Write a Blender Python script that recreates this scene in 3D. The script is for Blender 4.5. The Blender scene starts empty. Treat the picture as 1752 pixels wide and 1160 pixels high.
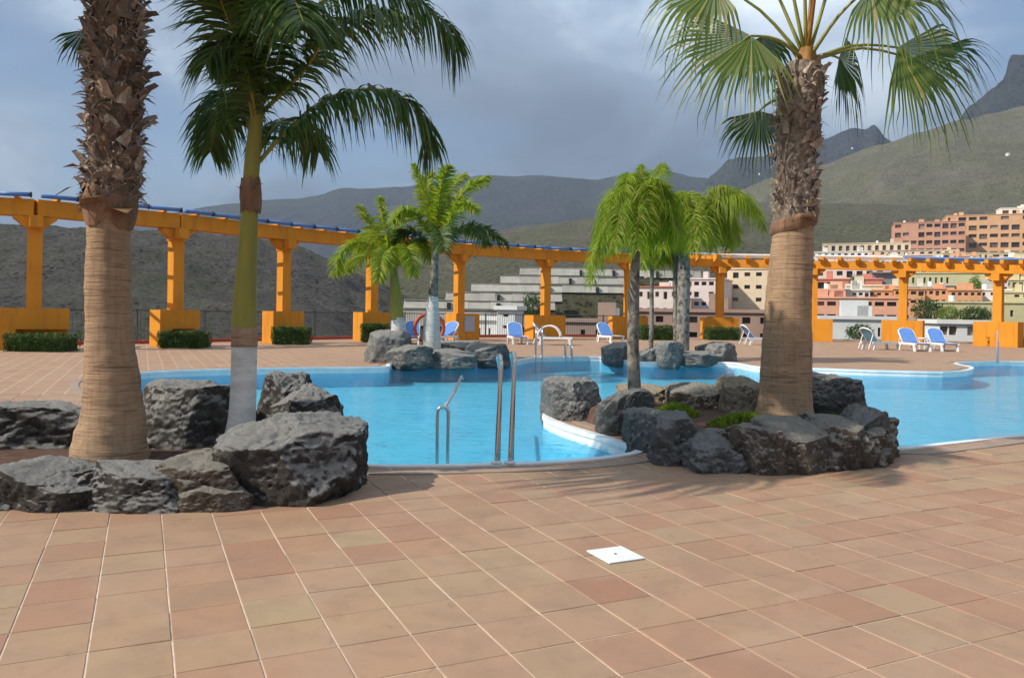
import bpy, math, random
from mathutils import Vector, Matrix, noise, geometry
SC = bpy.context.scene
COL = SC.collection
R = math.radians

# ---------------------------------------------------------------- camera
F, CX, CY, ROLL, CAMZ = 1360.0, 876.0, 535.0, 0.014, 1.5
cam = bpy.data.objects.new('camera', bpy.data.cameras.new('camera'))
COL.objects.link(cam)
cam.data.sensor_width = 36.0
cam.data.lens = F / 1752 * 36
cam.data.shift_y = -45.0 / 1752
cam.data.clip_start = 0.1
cam.data.clip_end = 30000
cam.location = (0, 0, CAMZ)
cam.rotation_euler = (R(90), -ROLL, 0)
SC.camera = cam

# ---------------------------------------------------------------- light
SUN_EL = R(38)
SUN_H = Vector((-0.942, -0.336, 0)).normalized()
TO_SUN = Vector((SUN_H.x * math.cos(SUN_EL), SUN_H.y * math.cos(SUN_EL), math.sin(SUN_EL)))
sd = bpy.data.lights.new('sun', 'SUN')
sd.energy = 5.0
sd.angle = R(0.6)
sd.color = (1.0, 0.93, 0.82)
sun = bpy.data.objects.new('sun', sd)
COL.objects.link(sun)
sun.rotation_euler = (-TO_SUN).to_track_quat('-Z', 'Y').to_euler()
sun.location = (-20, -8, 30)
SC.view_settings.view_transform = 'Standard'
SC.view_settings.look = 'None'
SC.view_settings.exposure = 0.2
SC.view_settings.gamma = 1.0
SC.cycles.use_denoising = True
SC.cycles.max_bounces = 7
SC.cycles.transparent_max_bounces = 12
SC.cycles.volume_bounces = 0


class NT:
    """small node helper"""
    def __init__(self, tree):
        self.t = tree
        self.N = tree.nodes
        self.L = tree.links

    def n(self, kind, **kw):
        nd = self.N.new(kind)
        for k, v in kw.items():
            setattr(nd, k, v)
        return nd

    def link(self, a, b):
        self.L.new(a, b)

    def val(self, sock, v):
        if hasattr(v, 'is_output') or isinstance(v, bpy.types.NodeSocket):
            self.link(v, sock)
        else:
            sock.default_value = v

    def math(self, op, a, b=0.0, clamp=False):
        nd = self.n('ShaderNodeMath', operation=op, use_clamp=clamp)
        self.val(nd.inputs[0], a)
        self.val(nd.inputs[1], b)
        return nd.outputs[0]

    def mix(self, fac, a, b, blend='MIX'):
        nd = self.n('ShaderNodeMix', data_type='RGBA', blend_type=blend)
        self.val(nd.inputs[0], fac)
        self.val(nd.inputs[6], a)
        self.val(nd.inputs[7], b)
        return nd.outputs[2]

    def ramp(self, fac, stops):
        nd = self.n('ShaderNodeValToRGB')
        el = nd.color_ramp.elements
        while len(el) < len(stops):
            el.new(0.5)
        for e, (p, c) in zip(el, stops):
            e.position = p
            e.color = c if len(c) == 4 else (*c, 1)
        self.val(nd.inputs[0], fac)
        return nd.outputs[0]

    def mapr(self, v, a, b, c, d):
        nd = self.n('ShaderNodeMapRange')
        self.val(nd.inputs[0], v)
        for i, x in enumerate((a, b, c, d)):
            nd.inputs[i + 1].default_value = x
        return nd.outputs[0]

    def noise(self, vec, scale, detail=4, rough=0.55, dist=0.0):
        nd = self.n('ShaderNodeTexNoise')
        if vec is not None:
            self.link(vec, nd.inputs['Vector'])
        nd.inputs['Scale'].default_value = scale
        nd.inputs['Detail'].default_value = detail
        nd.inputs['Roughness'].default_value = rough
        nd.inputs['Distortion'].default_value = dist
        return nd.outputs[0]

    def mapping(self, vec, scale=(1, 1, 1), rot=(0, 0, 0), loc=(0, 0, 0)):
        nd = self.n('ShaderNodeMapping')
        self.link(vec, nd.inputs[0])
        nd.inputs['Location'].default_value = loc
        nd.inputs['Rotation'].default_value = rot
        nd.inputs['Scale'].default_value = scale
        return nd.outputs[0]

    def bump(self, h, strength, dist, normal=None):
        nd = self.n('ShaderNodeBump')
        nd.inputs['Strength'].default_value = strength
        nd.inputs['Distance'].default_value = dist
        self.link(h, nd.inputs['Height'])
        if normal is not None:
            self.link(normal, nd.inputs['Normal'])
        return nd.outputs[0]


# ---------------------------------------------------------------- sky (cloudy daylight)
W = bpy.data.worlds.new('World')
SC.world = W
W.use_nodes = True
W.node_tree.nodes.clear()
w = NT(W.node_tree)
skyt = w.n('ShaderNodeTexSky', sky_type='NISHITA', sun_disc=False)
skyt.sun_elevation = SUN_EL
skyt.sun_rotation = math.atan2(SUN_H.x, SUN_H.y) % (2 * math.pi)
skyt.air_density = 1.2
skyt.dust_density = 1.5
tc = w.n('ShaderNodeTexCoord')
sep = w.n('ShaderNodeSeparateXYZ')
w.link(tc.outputs['Generated'], sep.inputs[0])
zz = w.math('ADD', w.math('ABSOLUTE', sep.outputs[2]), 0.32)
comb = w.n('ShaderNodeCombineXYZ')
w.link(w.math('DIVIDE', sep.outputs[0], zz), comb.inputs[0])
w.link(w.math('DIVIDE', sep.outputs[1], zz), comb.inputs[1])
cv = w.mapping(comb.outputs[0], loc=(29.59, 15.07, 0))
n1 = w.noise(cv, 1.3, 7, 0.52, 0.5)
n2 = w.noise(w.mapping(cv, loc=(20.45, -20.04, 1)), 1.15, 6, 0.5, 0.35)
cloudcol = w.ramp(n1, [(0.38, (1.7, 2.15, 2.8)), (0.47, (2.6, 3.2, 4.05)), (0.53, (4.2, 5.0, 5.9)), (0.60, (6.8, 7.4, 8.0))])
cover = w.ramp(n2, [(0.38, (0.15, 0.15, 0.15)), (0.49, (1, 1, 1))])
cover = w.math('MAXIMUM', cover, w.mapr(w.math('ABSOLUTE', sep.outputs[2]), 0.05, 0.2, 1.0, 0.0))
nish = w.mix(1.0, skyt.outputs[0], (0.62, 0.76, 0.95, 1), 'MULTIPLY')
thick = w.ramp(w.math('ABSOLUTE', sep.outputs[2]), [(0.0, (0.50, 0.53, 0.57)), (0.2, (0.62, 0.66, 0.70)), (0.33, (1.3, 1.32, 1.34)), (0.46, (1.5, 1.52, 1.52))])
cloudcol = w.mix(1.0, cloudcol, thick, 'MULTIPLY')
skycol = w.mix(cover, nish, cloudcol)
bg = w.n('ShaderNodeBackground')
w.link(skycol, bg.inputs[0])
bg.inputs[1].default_value = 0.1
wo = w.n('ShaderNodeOutputWorld')
w.link(bg.outputs[0], wo.inputs[0])


# ---------------------------------------------------------------- placement from the photograph
def at(px, py, Y):
    dx, dy = px - CX, py - CY
    ca, sa = math.cos(ROLL), math.sin(ROLL)
    return Vector(((dx * ca + dy * sa) / F * Y, Y, CAMZ - (-dx * sa + dy * ca) / F * Y))


def gp(px, py, z=0.0):
    dx, dy = px - CX, py - CY
    ca, sa = math.cos(ROLL), math.sin(ROLL)
    Y = F * (CAMZ - z) / (-dx * sa + dy * ca)
    return Vector(((dx * ca + dy * sa) / F * Y, Y, z))


# ---------------------------------------------------------------- mesh helpers
class MB:
    def __init__(self):
        self.v, self.f, self.m = [], [], []

    def face(self, pts, mi=0):
        b = len(self.v)
        self.v += [tuple(p) for p in pts]
        self.f.append(tuple(range(b, b + len(pts))))
        self.m.append(mi)

    def box(self, x0, x1, y0, y1, z0, z1, mat=None, mi=0):
        b = len(self.v)
        P = [(x0, y0, z0), (x1, y0, z0), (x1, y1, z0), (x0, y1, z0), (x0, y0, z1), (x1, y0, z1), (x1, y1, z1), (x0, y1, z1)]
        if mat is not None:
            P = [tuple(mat @ Vector(p)) for p in P]
        self.v += P
        for q in ((0, 3, 2, 1), (4, 5, 6, 7), (0, 1, 5, 4), (1, 2, 6, 5), (2, 3, 7, 6), (3, 0, 4, 7)):
            self.f.append(tuple(b + i for i in q))
            self.m.append(mi)

    def tube(self, path, radii, n=10, cap=True, jitter=None, mi=0):
        path = [Vector(p) for p in path]
        if not isinstance(radii, (list, tuple)):
            radii = [radii] * len(path)
        b = len(self.v)
        t0 = (path[1] - path[0]).normalized()
        up = Vector((0, 1, 0)) if abs(t0.y) < 0.9 else Vector((1, 0, 0))
        s = t0.cross(up).normalized()
        for i, p in enumerate(path):
            t = (path[min(i + 1, len(path) - 1)] - path[max(i - 1, 0)]).normalized()
            s = (s - t * s.dot(t)).normalized()
            u = t.cross(s)
            for k in range(n):
                a = 2 * math.pi * k / n
                r = radii[i] * (jitter(p, a, i) if jitter else 1.0)
                self.v.append(tuple(p + (s * math.cos(a) + u * math.sin(a)) * r))
        for i in range(len(path) - 1):
            for k in range(n):
                a0, a1 = b + i * n + k, b + i * n + (k + 1) % n
                self.f.append((a0, a1, a1 + n, a0 + n))
                self.m.append(mi)
        if cap:
            self.f.append(tuple(b + k for k in reversed(range(n))))
            self.m.append(mi)
            e = b + (len(path) - 1) * n
            self.f.append(tuple(e + k for k in range(n)))
            self.m.append(mi)

    def strip(self, pts, wid, widths, mi=0):
        b = len(self.v)
        for p, ww, wd in zip(pts, widths, wid):
            self.v.append(tuple(p - wd * ww))
            self.v.append(tuple(p + wd * ww))
        for i in range(len(pts) - 1):
            a = b + 2 * i
            self.f.append((a, a + 1, a + 3, a + 2))
            self.m.append(mi)

    def mesh(self, name, mats, smooth=False):
        me = bpy.data.meshes.new(name)
        me.from_pydata(self.v, [], self.f)
        if not isinstance(mats, (list, tuple)):
            mats = [mats]
        for mm in mats:
            me.materials.append(mm)
        if len(mats) > 1:
            me.polygons.foreach_set('material_index', self.m)
        if smooth:
            me.polygons.foreach_set('use_smooth', [True] * len(me.polygons))
        me.update()
        return me

    def build(self, name, mats, parent=None, smooth=False, loc=None):
        return link(name, self.mesh(name, mats, smooth), parent, loc)


def link(name, me, parent=None, loc=None):
    o = bpy.data.objects.new(name, me)
    COL.objects.link(o)
    if parent is not None:
        o.parent = parent
    if loc is not None:
        o.location = loc
    return o


def tag(o, label=None, cat=None, group=None, kind=None):
    if label:
        o['label'] = label
    if cat:
        o['category'] = cat
    if group:
        o['group'] = group
    if kind:
        o['kind'] = kind
    return o


def empty(name, loc, label=None, cat=None, group=None, rz=0.0):
    o = bpy.data.objects.new(name, None)
    COL.objects.link(o)
    o.location = loc
    o.rotation_euler = (0, 0, rz)
    o.empty_display_size = 0.2
    return tag(o, label, cat, group)


def fbm(p, oct=4, s=1.0):
    return noise.fractal(Vector(p) * s, 1.0, 2.0, oct)


def bez(P, n):
    """points along a Catmull-Rom spline through P"""
    P = [Vector(p) for p in P]
    Q = [P[0] * 2 - P[1]] + P + [P[-1] * 2 - P[-2]]
    out = []
    seg = len(P) - 1
    for i in range(n):
        u = i / (n - 1) * seg
        k = min(int(u), seg - 1)
        t = u - k
        a, b, c, d = Q[k:k + 4]
        out.append(0.5 * ((2 * b) + (c - a) * t + (2 * a - 5 * b + 4 * c - d) * t * t + (3 * b - a - 3 * c + d) * t ** 3))
    return out


# ---------------------------------------------------------------- materials
def newmat(name):
    m = bpy.data.materials.new(name)
    m.use_nodes = True
    t = NT(m.node_tree)
    bs = m.node_tree.nodes['Principled BSDF']
    return m, t, bs


def matte(name, c1, c2=None, rough=0.8, scale=6.0, bump=0.15, bscale=40.0, bdist=0.01, coord='Object', spec=0.3, detail=5, stretch=(1, 1, 1), lo=0.35, hi=0.65):
    m, t, bs = newmat(name)
    tcn = t.n('ShaderNodeTexCoord')
    v = t.mapping(tcn.outputs[coord], scale=stretch)
    c2 = c2 or tuple(x * 0.8 for x in c1)
    col = t.ramp(t.noise(v, scale, detail, 0.6), [(lo, c1), (hi, c2)])
    t.link(col, bs.inputs['Base Color'])
    bs.inputs['Roughness'].default_value = rough
    bs.inputs['Specular IOR Level'].default_value = spec
    if bump:
        t.link(t.bump(t.noise(v, bscale, 5, 0.65), bump, bdist), bs.inputs['Normal'])
    return m


def leafmat(name, c1, c2, trans=0.35, rough=0.45, scale=3.0, tip=None):
    m, t, bs = newmat(name)
    geo = t.n('ShaderNodeNewGeometry')
    tcn = t.n('ShaderNodeTexCoord')
    f = t.math('ADD', t.math('MULTIPLY', t.noise(tcn.outputs['Object'], scale, 3), 0.6), t.math('MULTIPLY', geo.outputs['Random Per Island'], 0.4))
    col = t.ramp(f, [(0.3, c1), (0.7, c2)])
    if tip:
        col = t.mix(t.ramp(geo.outputs['Random Per Island'], [(0.86, (0, 0, 0)), (0.97, (1, 1, 1))]), col, (*tip, 1))
    t.link(col, bs.inputs['Base Color'])
    bs.inputs['Roughness'].default_value = rough
    bs.inputs['Specular IOR Level'].default_value = 0.35
    tr = t.n('ShaderNodeBsdfTranslucent')
    t.link(t.mix(1.0, col, (1.5, 1.6, 0.7, 1), 'MULTIPLY'), tr.inputs[0])
    mx = t.n('ShaderNodeMixShader')
    mx.inputs[0].default_value = trans
    t.link(bs.outputs[0], mx.inputs[1])
    t.link(tr.outputs[0], mx.inputs[2])
    t.link(mx.outputs[0], m.node_tree.nodes['Material Output'].inputs[0])
    return m


def rockmat(name, dark, light, dust_sunlit, top_amt=0.5):
    m, t, bs = newmat(name)
    tcn = t.n('ShaderNodeTexCoord')
    oi = t.n('ShaderNodeObjectInfo')
    off = t.n('ShaderNodeVectorMath', operation='SCALE')
    t.link(oi.outputs['Location'], off.inputs[0])
    off.inputs['Scale'].default_value = 3.7
    add = t.n('ShaderNodeVectorMath', operation='ADD')
    t.link(tcn.outputs['Object'], add.inputs[0])
    t.link(off.outputs[0], add.inputs[1])
    v = add.outputs[0]
    a = t.noise(v, 5.0, 8, 0.68, 0.4)
    col = t.ramp(a, [(0.33, dark), (0.52, tuple((x + y) / 2 for x, y in zip(dark, light))), (0.7, light)])
    sp = t.noise(v, 55.0, 3, 0.7)
    col = t.mix(t.ramp(sp, [(0.48, (0, 0, 0)), (0.62, (0.5, 0.5, 0.5))]), col, (*light, 1))
    # dusty crust plus painted sunlit brightness on faces that look up
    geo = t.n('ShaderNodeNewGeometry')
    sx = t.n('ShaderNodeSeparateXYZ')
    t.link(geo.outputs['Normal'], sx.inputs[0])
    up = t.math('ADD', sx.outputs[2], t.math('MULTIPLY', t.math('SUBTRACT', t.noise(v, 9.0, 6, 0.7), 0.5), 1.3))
    col = t.mix(t.math('MULTIPLY', t.ramp(up, [(0.25, (0, 0, 0)), (0.6, (1, 1, 1))]), top_amt), col, (*dust_sunlit, 1))
    # vesicles
    vo = t.n('ShaderNodeTexVoronoi')
    t.link(v, vo.inputs['Vector'])
    vo.inputs['Scale'].default_value = 26.0
    pit = t.ramp(vo.outputs['Distance'], [(0.08, (0.35, 0.35, 0.35)), (0.22, (1, 1, 1))])
    col = t.mix(0.6, col, pit, 'MULTIPLY')
    dist = t.n('ShaderNodeVectorMath', operation='ADD')
    t.link(v, dist.inputs[0])
    nv_ = t.n('ShaderNodeTexNoise')
    t.link(v, nv_.inputs['Vector'])
    nv_.inputs['Scale'].default_value = 4.0
    sc_ = t.n('ShaderNodeVectorMath', operation='SCALE')
    t.link(nv_.outputs['Color'], sc_.inputs[0])
    sc_.inputs['Scale'].default_value = 0.35
    t.link(sc_.outputs[0], dist.inputs[1])
    ve = t.n('ShaderNodeTexVoronoi', feature='DISTANCE_TO_EDGE')
    t.link(dist.outputs[0], ve.inputs['Vector'])
    ve.inputs['Scale'].default_value = 1.7
    vein = t.ramp(ve.outputs['Distance'], [(0.0, (1, 1, 1)), (0.020, (0, 0, 0))])
    vm = t.ramp(t.noise(v, 1.6, 2), [(0.56, (0, 0, 0)), (0.64, (0.5, 0.5, 0.5))])
    col = t.mix(t.math('MULTIPLY', vein, vm), col, tuple(min(0.55, x * 1.5) for x in dust_sunlit) + (1,))
    t.link(col, bs.inputs['Base Color'])
    bs.inputs['Roughness'].default_value = 0.92
    bs.inputs['Specular IOR Level'].default_value = 0.2
    h1 = t.noise(v, 14.0, 8, 0.7, 0.3)
    b1 = t.bump(h1, 1.0, 0.07)
    b2 = t.bump(t.noise(v, 55.0, 6, 0.75), 0.9, 0.02, b1)
    t.link(b2, bs.inputs['Normal'])
    return m


M = {}
M['rock_dark'] = rockmat('volcanic_rock_dark', (0.020, 0.017, 0.015), (0.13, 0.115, 0.10), (0.36, 0.345, 0.32), 0.95)
M['rock_brown'] = rockmat('volcanic_rock_brown', (0.05, 0.038, 0.03), (0.22, 0.17, 0.13), (0.36, 0.33, 0.28), 0.85)
M['rock_grey'] = rockmat('weathered_grey_rock', (0.085, 0.085, 0.082), (0.26, 0.255, 0.24), (0.34, 0.33, 0.31), 0.7)
M['rock_slate'] = rockmat('slate_grey_rock', (0.06, 0.06, 0.058), (0.20, 0.195, 0.183), (0.32, 0.31, 0.29), 0.75)
M['rock_tan'] = rockmat('tan_rock', (0.17, 0.13, 0.09), (0.42, 0.34, 0.24), (0.45, 0.38, 0.28), 0.6)
m, t, bs = newmat('orange_stucco_weathered')
geo = t.n('ShaderNodeNewGeometry')
pos = geo.outputs['Position']
c_ = t.ramp(t.noise(pos, 0.9, 6, 0.6), [(0.3, (0.68, 0.28, 0.03)), (0.7, (0.60, 0.235, 0.022))])
c_ = t.mix(t.ramp(t.noise(t.mapping(pos, scale=(3, 3, 0.35)), 1.4, 6, 0.65), [(0.5, (0, 0, 0)), (0.7, (0.5, 0.5, 0.5))]), c_, (0.36, 0.14, 0.035, 1))
c_ = t.mix(t.ramp(t.noise(pos, 2.2, 7, 0.7), [(0.6, (0, 0, 0)), (0.72, (0.45, 0.45, 0.45))]), c_, (0.68, 0.33, 0.09, 1))
t.link(c_, bs.inputs['Base Color'])
bs.inputs['Roughness'].default_value = 0.9
bs.inputs['Specular IOR Level'].default_value = 0.2
t.link(t.bump(t.noise(pos, 14, 6, 0.65), 0.4, 0.02), bs.inputs['Normal'])
M['orange'] = m
M['white'] = matte('white_plastic', (0.8, 0.8, 0.79), (0.72, 0.72, 0.70), 0.45, 8, 0.03)
M['pool_white'] = matte('pool_white_render', (0.80, 0.82, 0.82), (0.66, 0.71, 0.72), 0.5, 3, 0.05)
M['blue_fabric'] = matte('blue_sling_fabric', (0.13, 0.27, 0.60), (0.10, 0.22, 0.52), 0.7, 5, 0.1)
M['pale_fabric'] = matte('faded_blue_fabric', (0.16, 0.34, 0.48), (0.12, 0.28, 0.42), 0.7, 5, 0.1)
M['blue_pipe'] = matte('blue_pipe_plastic', (0.10, 0.22, 0.50), (0.07, 0.17, 0.42), 0.4, 3, 0.03)
M['black'] = matte('black_plastic', (0.02, 0.02, 0.02), (0.03, 0.03, 0.03), 0.6, 5, 0.0)
M['concrete'] = matte('grey_concrete', (0.37, 0.35, 0.305), (0.28, 0.265, 0.23), 0.9, 0.4, 0.3, 8, 0.05)
M['concrete_pale'] = matte('pale_concrete', (0.43, 0.41, 0.36), (0.33, 0.315, 0.275), 0.9, 0.4, 0.3, 8, 0.05)
M['soil'] = matte('brown_soil', (0.085, 0.045, 0.03), (0.15, 0.085, 0.06), 0.95, 12, 0.8, 60, 0.03)
M['iron'] = matte('dark_iron', (0.05, 0.05, 0.055), (0.08, 0.08, 0.08), 0.55, 5, 0.0)
M['red'] = matte('red_paint', (0.42, 0.085, 0.045), (0.36, 0.07, 0.035), 0.5, 5, 0.05)
M['signplate'] = matte('grey_sign_plate', (0.42, 0.42, 0.46), (0.36, 0.36, 0.4), 0.4, 5, 0.0)
M['bark_grey'] = matte('grey_bark', (0.30, 0.265, 0.22), (0.07, 0.06, 0.052), 0.9, 9, 0.9, 30, 0.03, stretch=(1, 1, 0.8), lo=0.42, hi=0.66)
M['palm_green'] = matte('green_palm_stem', (0.30, 0.265, 0.04), (0.15, 0.145, 0.03), 0.5, 3, 0.1, stretch=(1, 1, 0.2))
M['palm_lime'] = matte('whitewashed_trunk', (0.62, 0.61, 0.58), (0.44, 0.43, 0.40), 0.75, 5, 0.25, 30, 0.01, stretch=(1, 1, 3))

m, t, bs = newmat('stainless_steel')
bs.inputs['Metallic'].default_value = 1.0
bs.inputs['Roughness'].default_value = 0.28
bs.inputs['Base Color'].default_value = (0.62, 0.60, 0.58, 1)
M['steel'] = m

m, t, bs = newmat('window_glass')
oi = t.n('ShaderNodeObjectInfo')
t.link(t.ramp(oi.outputs['Random'], [(0.0, (0.03, 0.03, 0.035)), (0.5, (0.09, 0.07, 0.06)), (0.85, (0.18, 0.12, 0.09)), (1.0, (0.35, 0.3, 0.26))]), bs.inputs['Base Color'])
bs.inputs['Roughness'].default_value = 0.25
M['window'] = m


def trunkmat(name, c1, c2, crack):
    m, t, bs = newmat(name)
    tcn = t.n('ShaderNodeTexCoord')
    v = tcn.outputs['Object']
    vs = t.mapping(v, scale=(1.4, 1.4, 9.0))
    base = t.ramp(t.noise(v, 3.0, 6, 0.65), [(0.3, c1), (0.7, c2)])
    rings = t.noise(vs, 2.6, 7, 0.7, 0.8)
    base = t.mix(t.ramp(rings, [(0.52, (0, 0, 0)), (0.66, (0.6, 0.6, 0.6))]), base, (*crack, 1))
    thin = t.noise(t.mapping(v, scale=(1.1, 1.1, 26.0)), 1.6, 6, 0.6, 0.3)
    base = t.mix(t.ramp(thin, [(0.33, (0.6, 0.6, 0.6)), (0.40, (0, 0, 0))]), base, tuple(x * 0.55 for x in crack) + (1,))
    ver = t.noise(t.mapping(v, scale=(22, 22, 1.6)), 1.0, 5, 0.6)
    base = t.mix(t.ramp(ver, [(0.5, (0, 0, 0)), (0.75, (0.45, 0.45, 0.45))]), base, tuple(x * 0.7 for x in crack) + (1,))
    t.link(base, bs.inputs['Base Color'])
    bs.inputs['Roughness'].default_value = 0.92
    bs.inputs['Specular IOR Level'].default_value = 0.15
    b1 = t.bump(thin, 0.9, 0.02)
    b2 = t.bump(t.noise(v, 60, 5, 0.7), 0.5, 0.008, b1)
    t.link(t.bump(rings, 0.6, 0.02, b2), bs.inputs['Normal'])
    return m


M['trunk'] = trunkmat('palm_trunk_bark', (0.43, 0.285, 0.175), (0.31, 0.205, 0.125), (0.18, 0.11, 0.065))
M['fibre'] = matte('palm_fibre', (0.31, 0.225, 0.165), (0.11, 0.07, 0.05), 0.95, 14, 1.0, 45, 0.04, stretch=(1, 1, 0.5))
M['boot'] = matte('leaf_base_wood', (0.50, 0.42, 0.34), (0.20, 0.13, 0.09), 0.85, 11, 0.7, 50, 0.015)
M['boot_dark'] = matte('leaf_base_dark', (0.24, 0.18, 0.14), (0.11, 0.075, 0.056), 0.9, 11, 0.7, 50, 0.015)
M['sheath'] = matte('dead_sheath', (0.30, 0.17, 0.095), (0.16, 0.085, 0.05), 0.8, 8, 0.6, 30, 0.02, stretch=(1, 1, 0.3))
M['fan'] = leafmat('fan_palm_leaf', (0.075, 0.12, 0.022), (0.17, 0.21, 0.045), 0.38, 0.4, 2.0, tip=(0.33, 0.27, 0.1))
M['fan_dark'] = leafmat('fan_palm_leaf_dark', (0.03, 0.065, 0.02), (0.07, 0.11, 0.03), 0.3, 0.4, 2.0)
M['petiole'] = matte('leaf_stalk', (0.30, 0.28, 0.05), (0.20, 0.22, 0.045), 0.45, 4, 0.05)
M['petiole_brown'] = matte('leaf_stalk_brown', (0.32, 0.14, 0.025), (0.22, 0.09, 0.02), 0.5, 4, 0.05)
M['royal'] = leafmat('feather_palm_leaf', (0.03, 0.07, 0.016), (0.11, 0.17, 0.045), 0.33, 0.33, 2.5)
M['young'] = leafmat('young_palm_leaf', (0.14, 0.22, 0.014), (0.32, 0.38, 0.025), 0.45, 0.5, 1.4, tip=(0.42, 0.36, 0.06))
M['young_shaded'] = leafmat('shaded_palm_leaf', (0.05, 0.09, 0.018), (0.10, 0.15, 0.03), 0.3, 0.5, 1.4)  # shade on the lower fronds put into a darker copy of the leaf
M['weep'] = leafmat('weeping_leaf', (0.15, 0.24, 0.010), (0.28, 0.37, 0.016), 0.45, 0.5, 1.2, tip=(0.30, 0.25, 0.07))
M['weep_b'] = leafmat('weeping_leaf_olive', (0.17, 0.23, 0.012), (0.30, 0.36, 0.02), 0.45, 0.5, 1.2, tip=(0.34, 0.29, 0.09))
M['hedge'] = leafmat('hedge_leaf', (0.025, 0.06, 0.012), (0.07, 0.12, 0.02), 0.25, 0.5, 4)
M['grass'] = leafmat('ground_cover', (0.09, 0.15, 0.012), (0.20, 0.27, 0.025), 0.4, 0.5, 6)


# terrain materials (one kind of scrub slope in different soils, cloud shade put into the low tones)
def scrub(name, soil, soil2, green, gcover, scale=1.0):
    m, t, bs = newmat(name)
    tcn = t.n('ShaderNodeTexCoord')
    v = tcn.outputs['Object']
    s = scale
    base = t.ramp(t.noise(v, 0.02 * s, 8, 0.6, 0.5), [(0.35, soil), (0.65, soil2)])
    g = t.noise(v, 0.012 * s, 6, 0.6)
    base = t.mix(t.ramp(g, [(0.5 - gcover * 0.3, (0, 0, 0)), (0.72 - gcover * 0.3, (0.85, 0.85, 0.85))]), base, (*green, 1))
    vo = t.n('ShaderNodeTexVoronoi')
    t.link(v, vo.inputs['Vector'])
    vo.inputs['Scale'].default_value = 0.42 * s
    dots = t.ramp(vo.outputs['Distance'], [(0.22, (1, 1, 1)), (0.42, (0, 0, 0))])
    dn = t.ramp(t.noise(v, 0.06 * s, 6, 0.65), [(0.38, (0, 0, 0)), (0.52, (1, 1, 1))])
    base = t.mix(t.math('MULTIPLY', t.math('MULTIPLY', dots, dn), 0.95), base, tuple(x * 0.3 for x in green) + (1,))
    rk = t.noise(v, 0.5 * s, 7, 0.75, 0.5)
    base = t.mix(t.ramp(rk, [(0.50, (0, 0, 0)), (0.64, (0.85, 0.85, 0.85))]), base, tuple(x * 0.42 for x in soil2) + (1,))
    base = t.mix(t.ramp(rk, [(0.32, (0.8, 0.8, 0.8)), (0.44, (0, 0, 0))]), base, tuple(min(1, x * 1.6) for x in soil) + (1,))
    t.link(base, bs.inputs['Base Color'])
    bs.inputs['Roughness'].default_value = 0.95
    bs.inputs['Specular IOR Level'].default_value = 0.1
    b = t.bump(t.noise(v, 0.05 * s, 12, 0.75, 0.5), 1.0, 9.0 / s)
    t.link(b, bs.inputs['Normal'])
    return m


M['hill_grey'] = scrub('scrub_grey_shaded', (0.125, 0.114, 0.105), (0.095, 0.09, 0.085), (0.105, 0.11, 0.06), 0.1, 2.2)
M['hill_green'] = scrub('scrub_green', (0.215, 0.187, 0.14), (0.15, 0.135, 0.105), (0.155, 0.15, 0.083), 0.55, 0.8)
M['hill_mid'] = scrub('scrub_brown', (0.18, 0.152, 0.11), (0.135, 0.12, 0.09), (0.135, 0.135, 0.068), 0.5, 0.7)
M['mount'] = scrub('mountain_rock', (0.075, 0.075, 0.08), (0.055, 0.057, 0.062), (0.06, 0.07, 0.05), 0.3, 0.15)
M['ground'] = scrub('valley_scrub', (0.16, 0.135, 0.10), (0.12, 0.105, 0.08), (0.11, 0.115, 0.055), 0.5, 1.5)

# ---------------------------------------------------------------- tile grid of the deck
ANG = math.atan(0.464)
UA = Vector((-math.sin(ANG), math.cos(ANG), 0))
UB = Vector((math.cos(ANG), math.sin(ANG), 0))
TA, TB = 0.366, 0.3365          # pitch along UA and along UB
OA, OB = 3.17, 0.137            # grid offsets
GR = 0.008                      # joint width


def tile_colours(t, rnd, pos):
    """fired-clay tile colour from a random number per tile and the place on the deck"""
    c = t.ramp(rnd, [(0.0, (0.40, 0.212, 0.135)), (0.15, (0.44, 0.25, 0.158)), (0.45, (0.445, 0.275, 0.176)), (0.75, (0.44, 0.285, 0.176)), (0.92, (0.425, 0.305, 0.185)), (1.0, (0.385, 0.188, 0.115))])
    far = t.noise(pos, 0.22, 4, 0.5)
    c = t.mix(t.ramp(far, [(0.42, (0, 0, 0)), (0.62, (0.55, 0.55, 0.55))]), c, (0.395, 0.238, 0.172, 1))
    c = t.mix(t.ramp(t.noise(pos, 3.0, 6, 0.65, 0.5), [(0.34, (0.5, 0.5, 0.5)), (0.56, (0, 0, 0))]), c, (0.30, 0.19, 0.135, 1))
    c = t.mix(t.ramp(t.noise(pos, 0.9, 7, 0.62, 1.2), [(0.52, (0, 0, 0)), (0.66, (0.4, 0.4, 0.4))]), c, (0.47, 0.32, 0.225, 1))
    c = t.mix(t.ramp(t.noise(pos, 11.0, 6, 0.7, 0.8), [(0.30, (0.45, 0.45, 0.45)), (0.40, (0, 0, 0))]), c, (0.24, 0.15, 0.105, 1))
    c = t.mix(t.ramp(t.noise(pos, 38.0, 4, 0.7), [(0.56, (0, 0, 0)), (0.74, (0.2, 0.2, 0.2))]), c, (0.48, 0.36, 0.27, 1))
    return t.mix(1.0, c, (0.865, 0.865, 0.83, 1), 'MULTIPLY')


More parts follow.
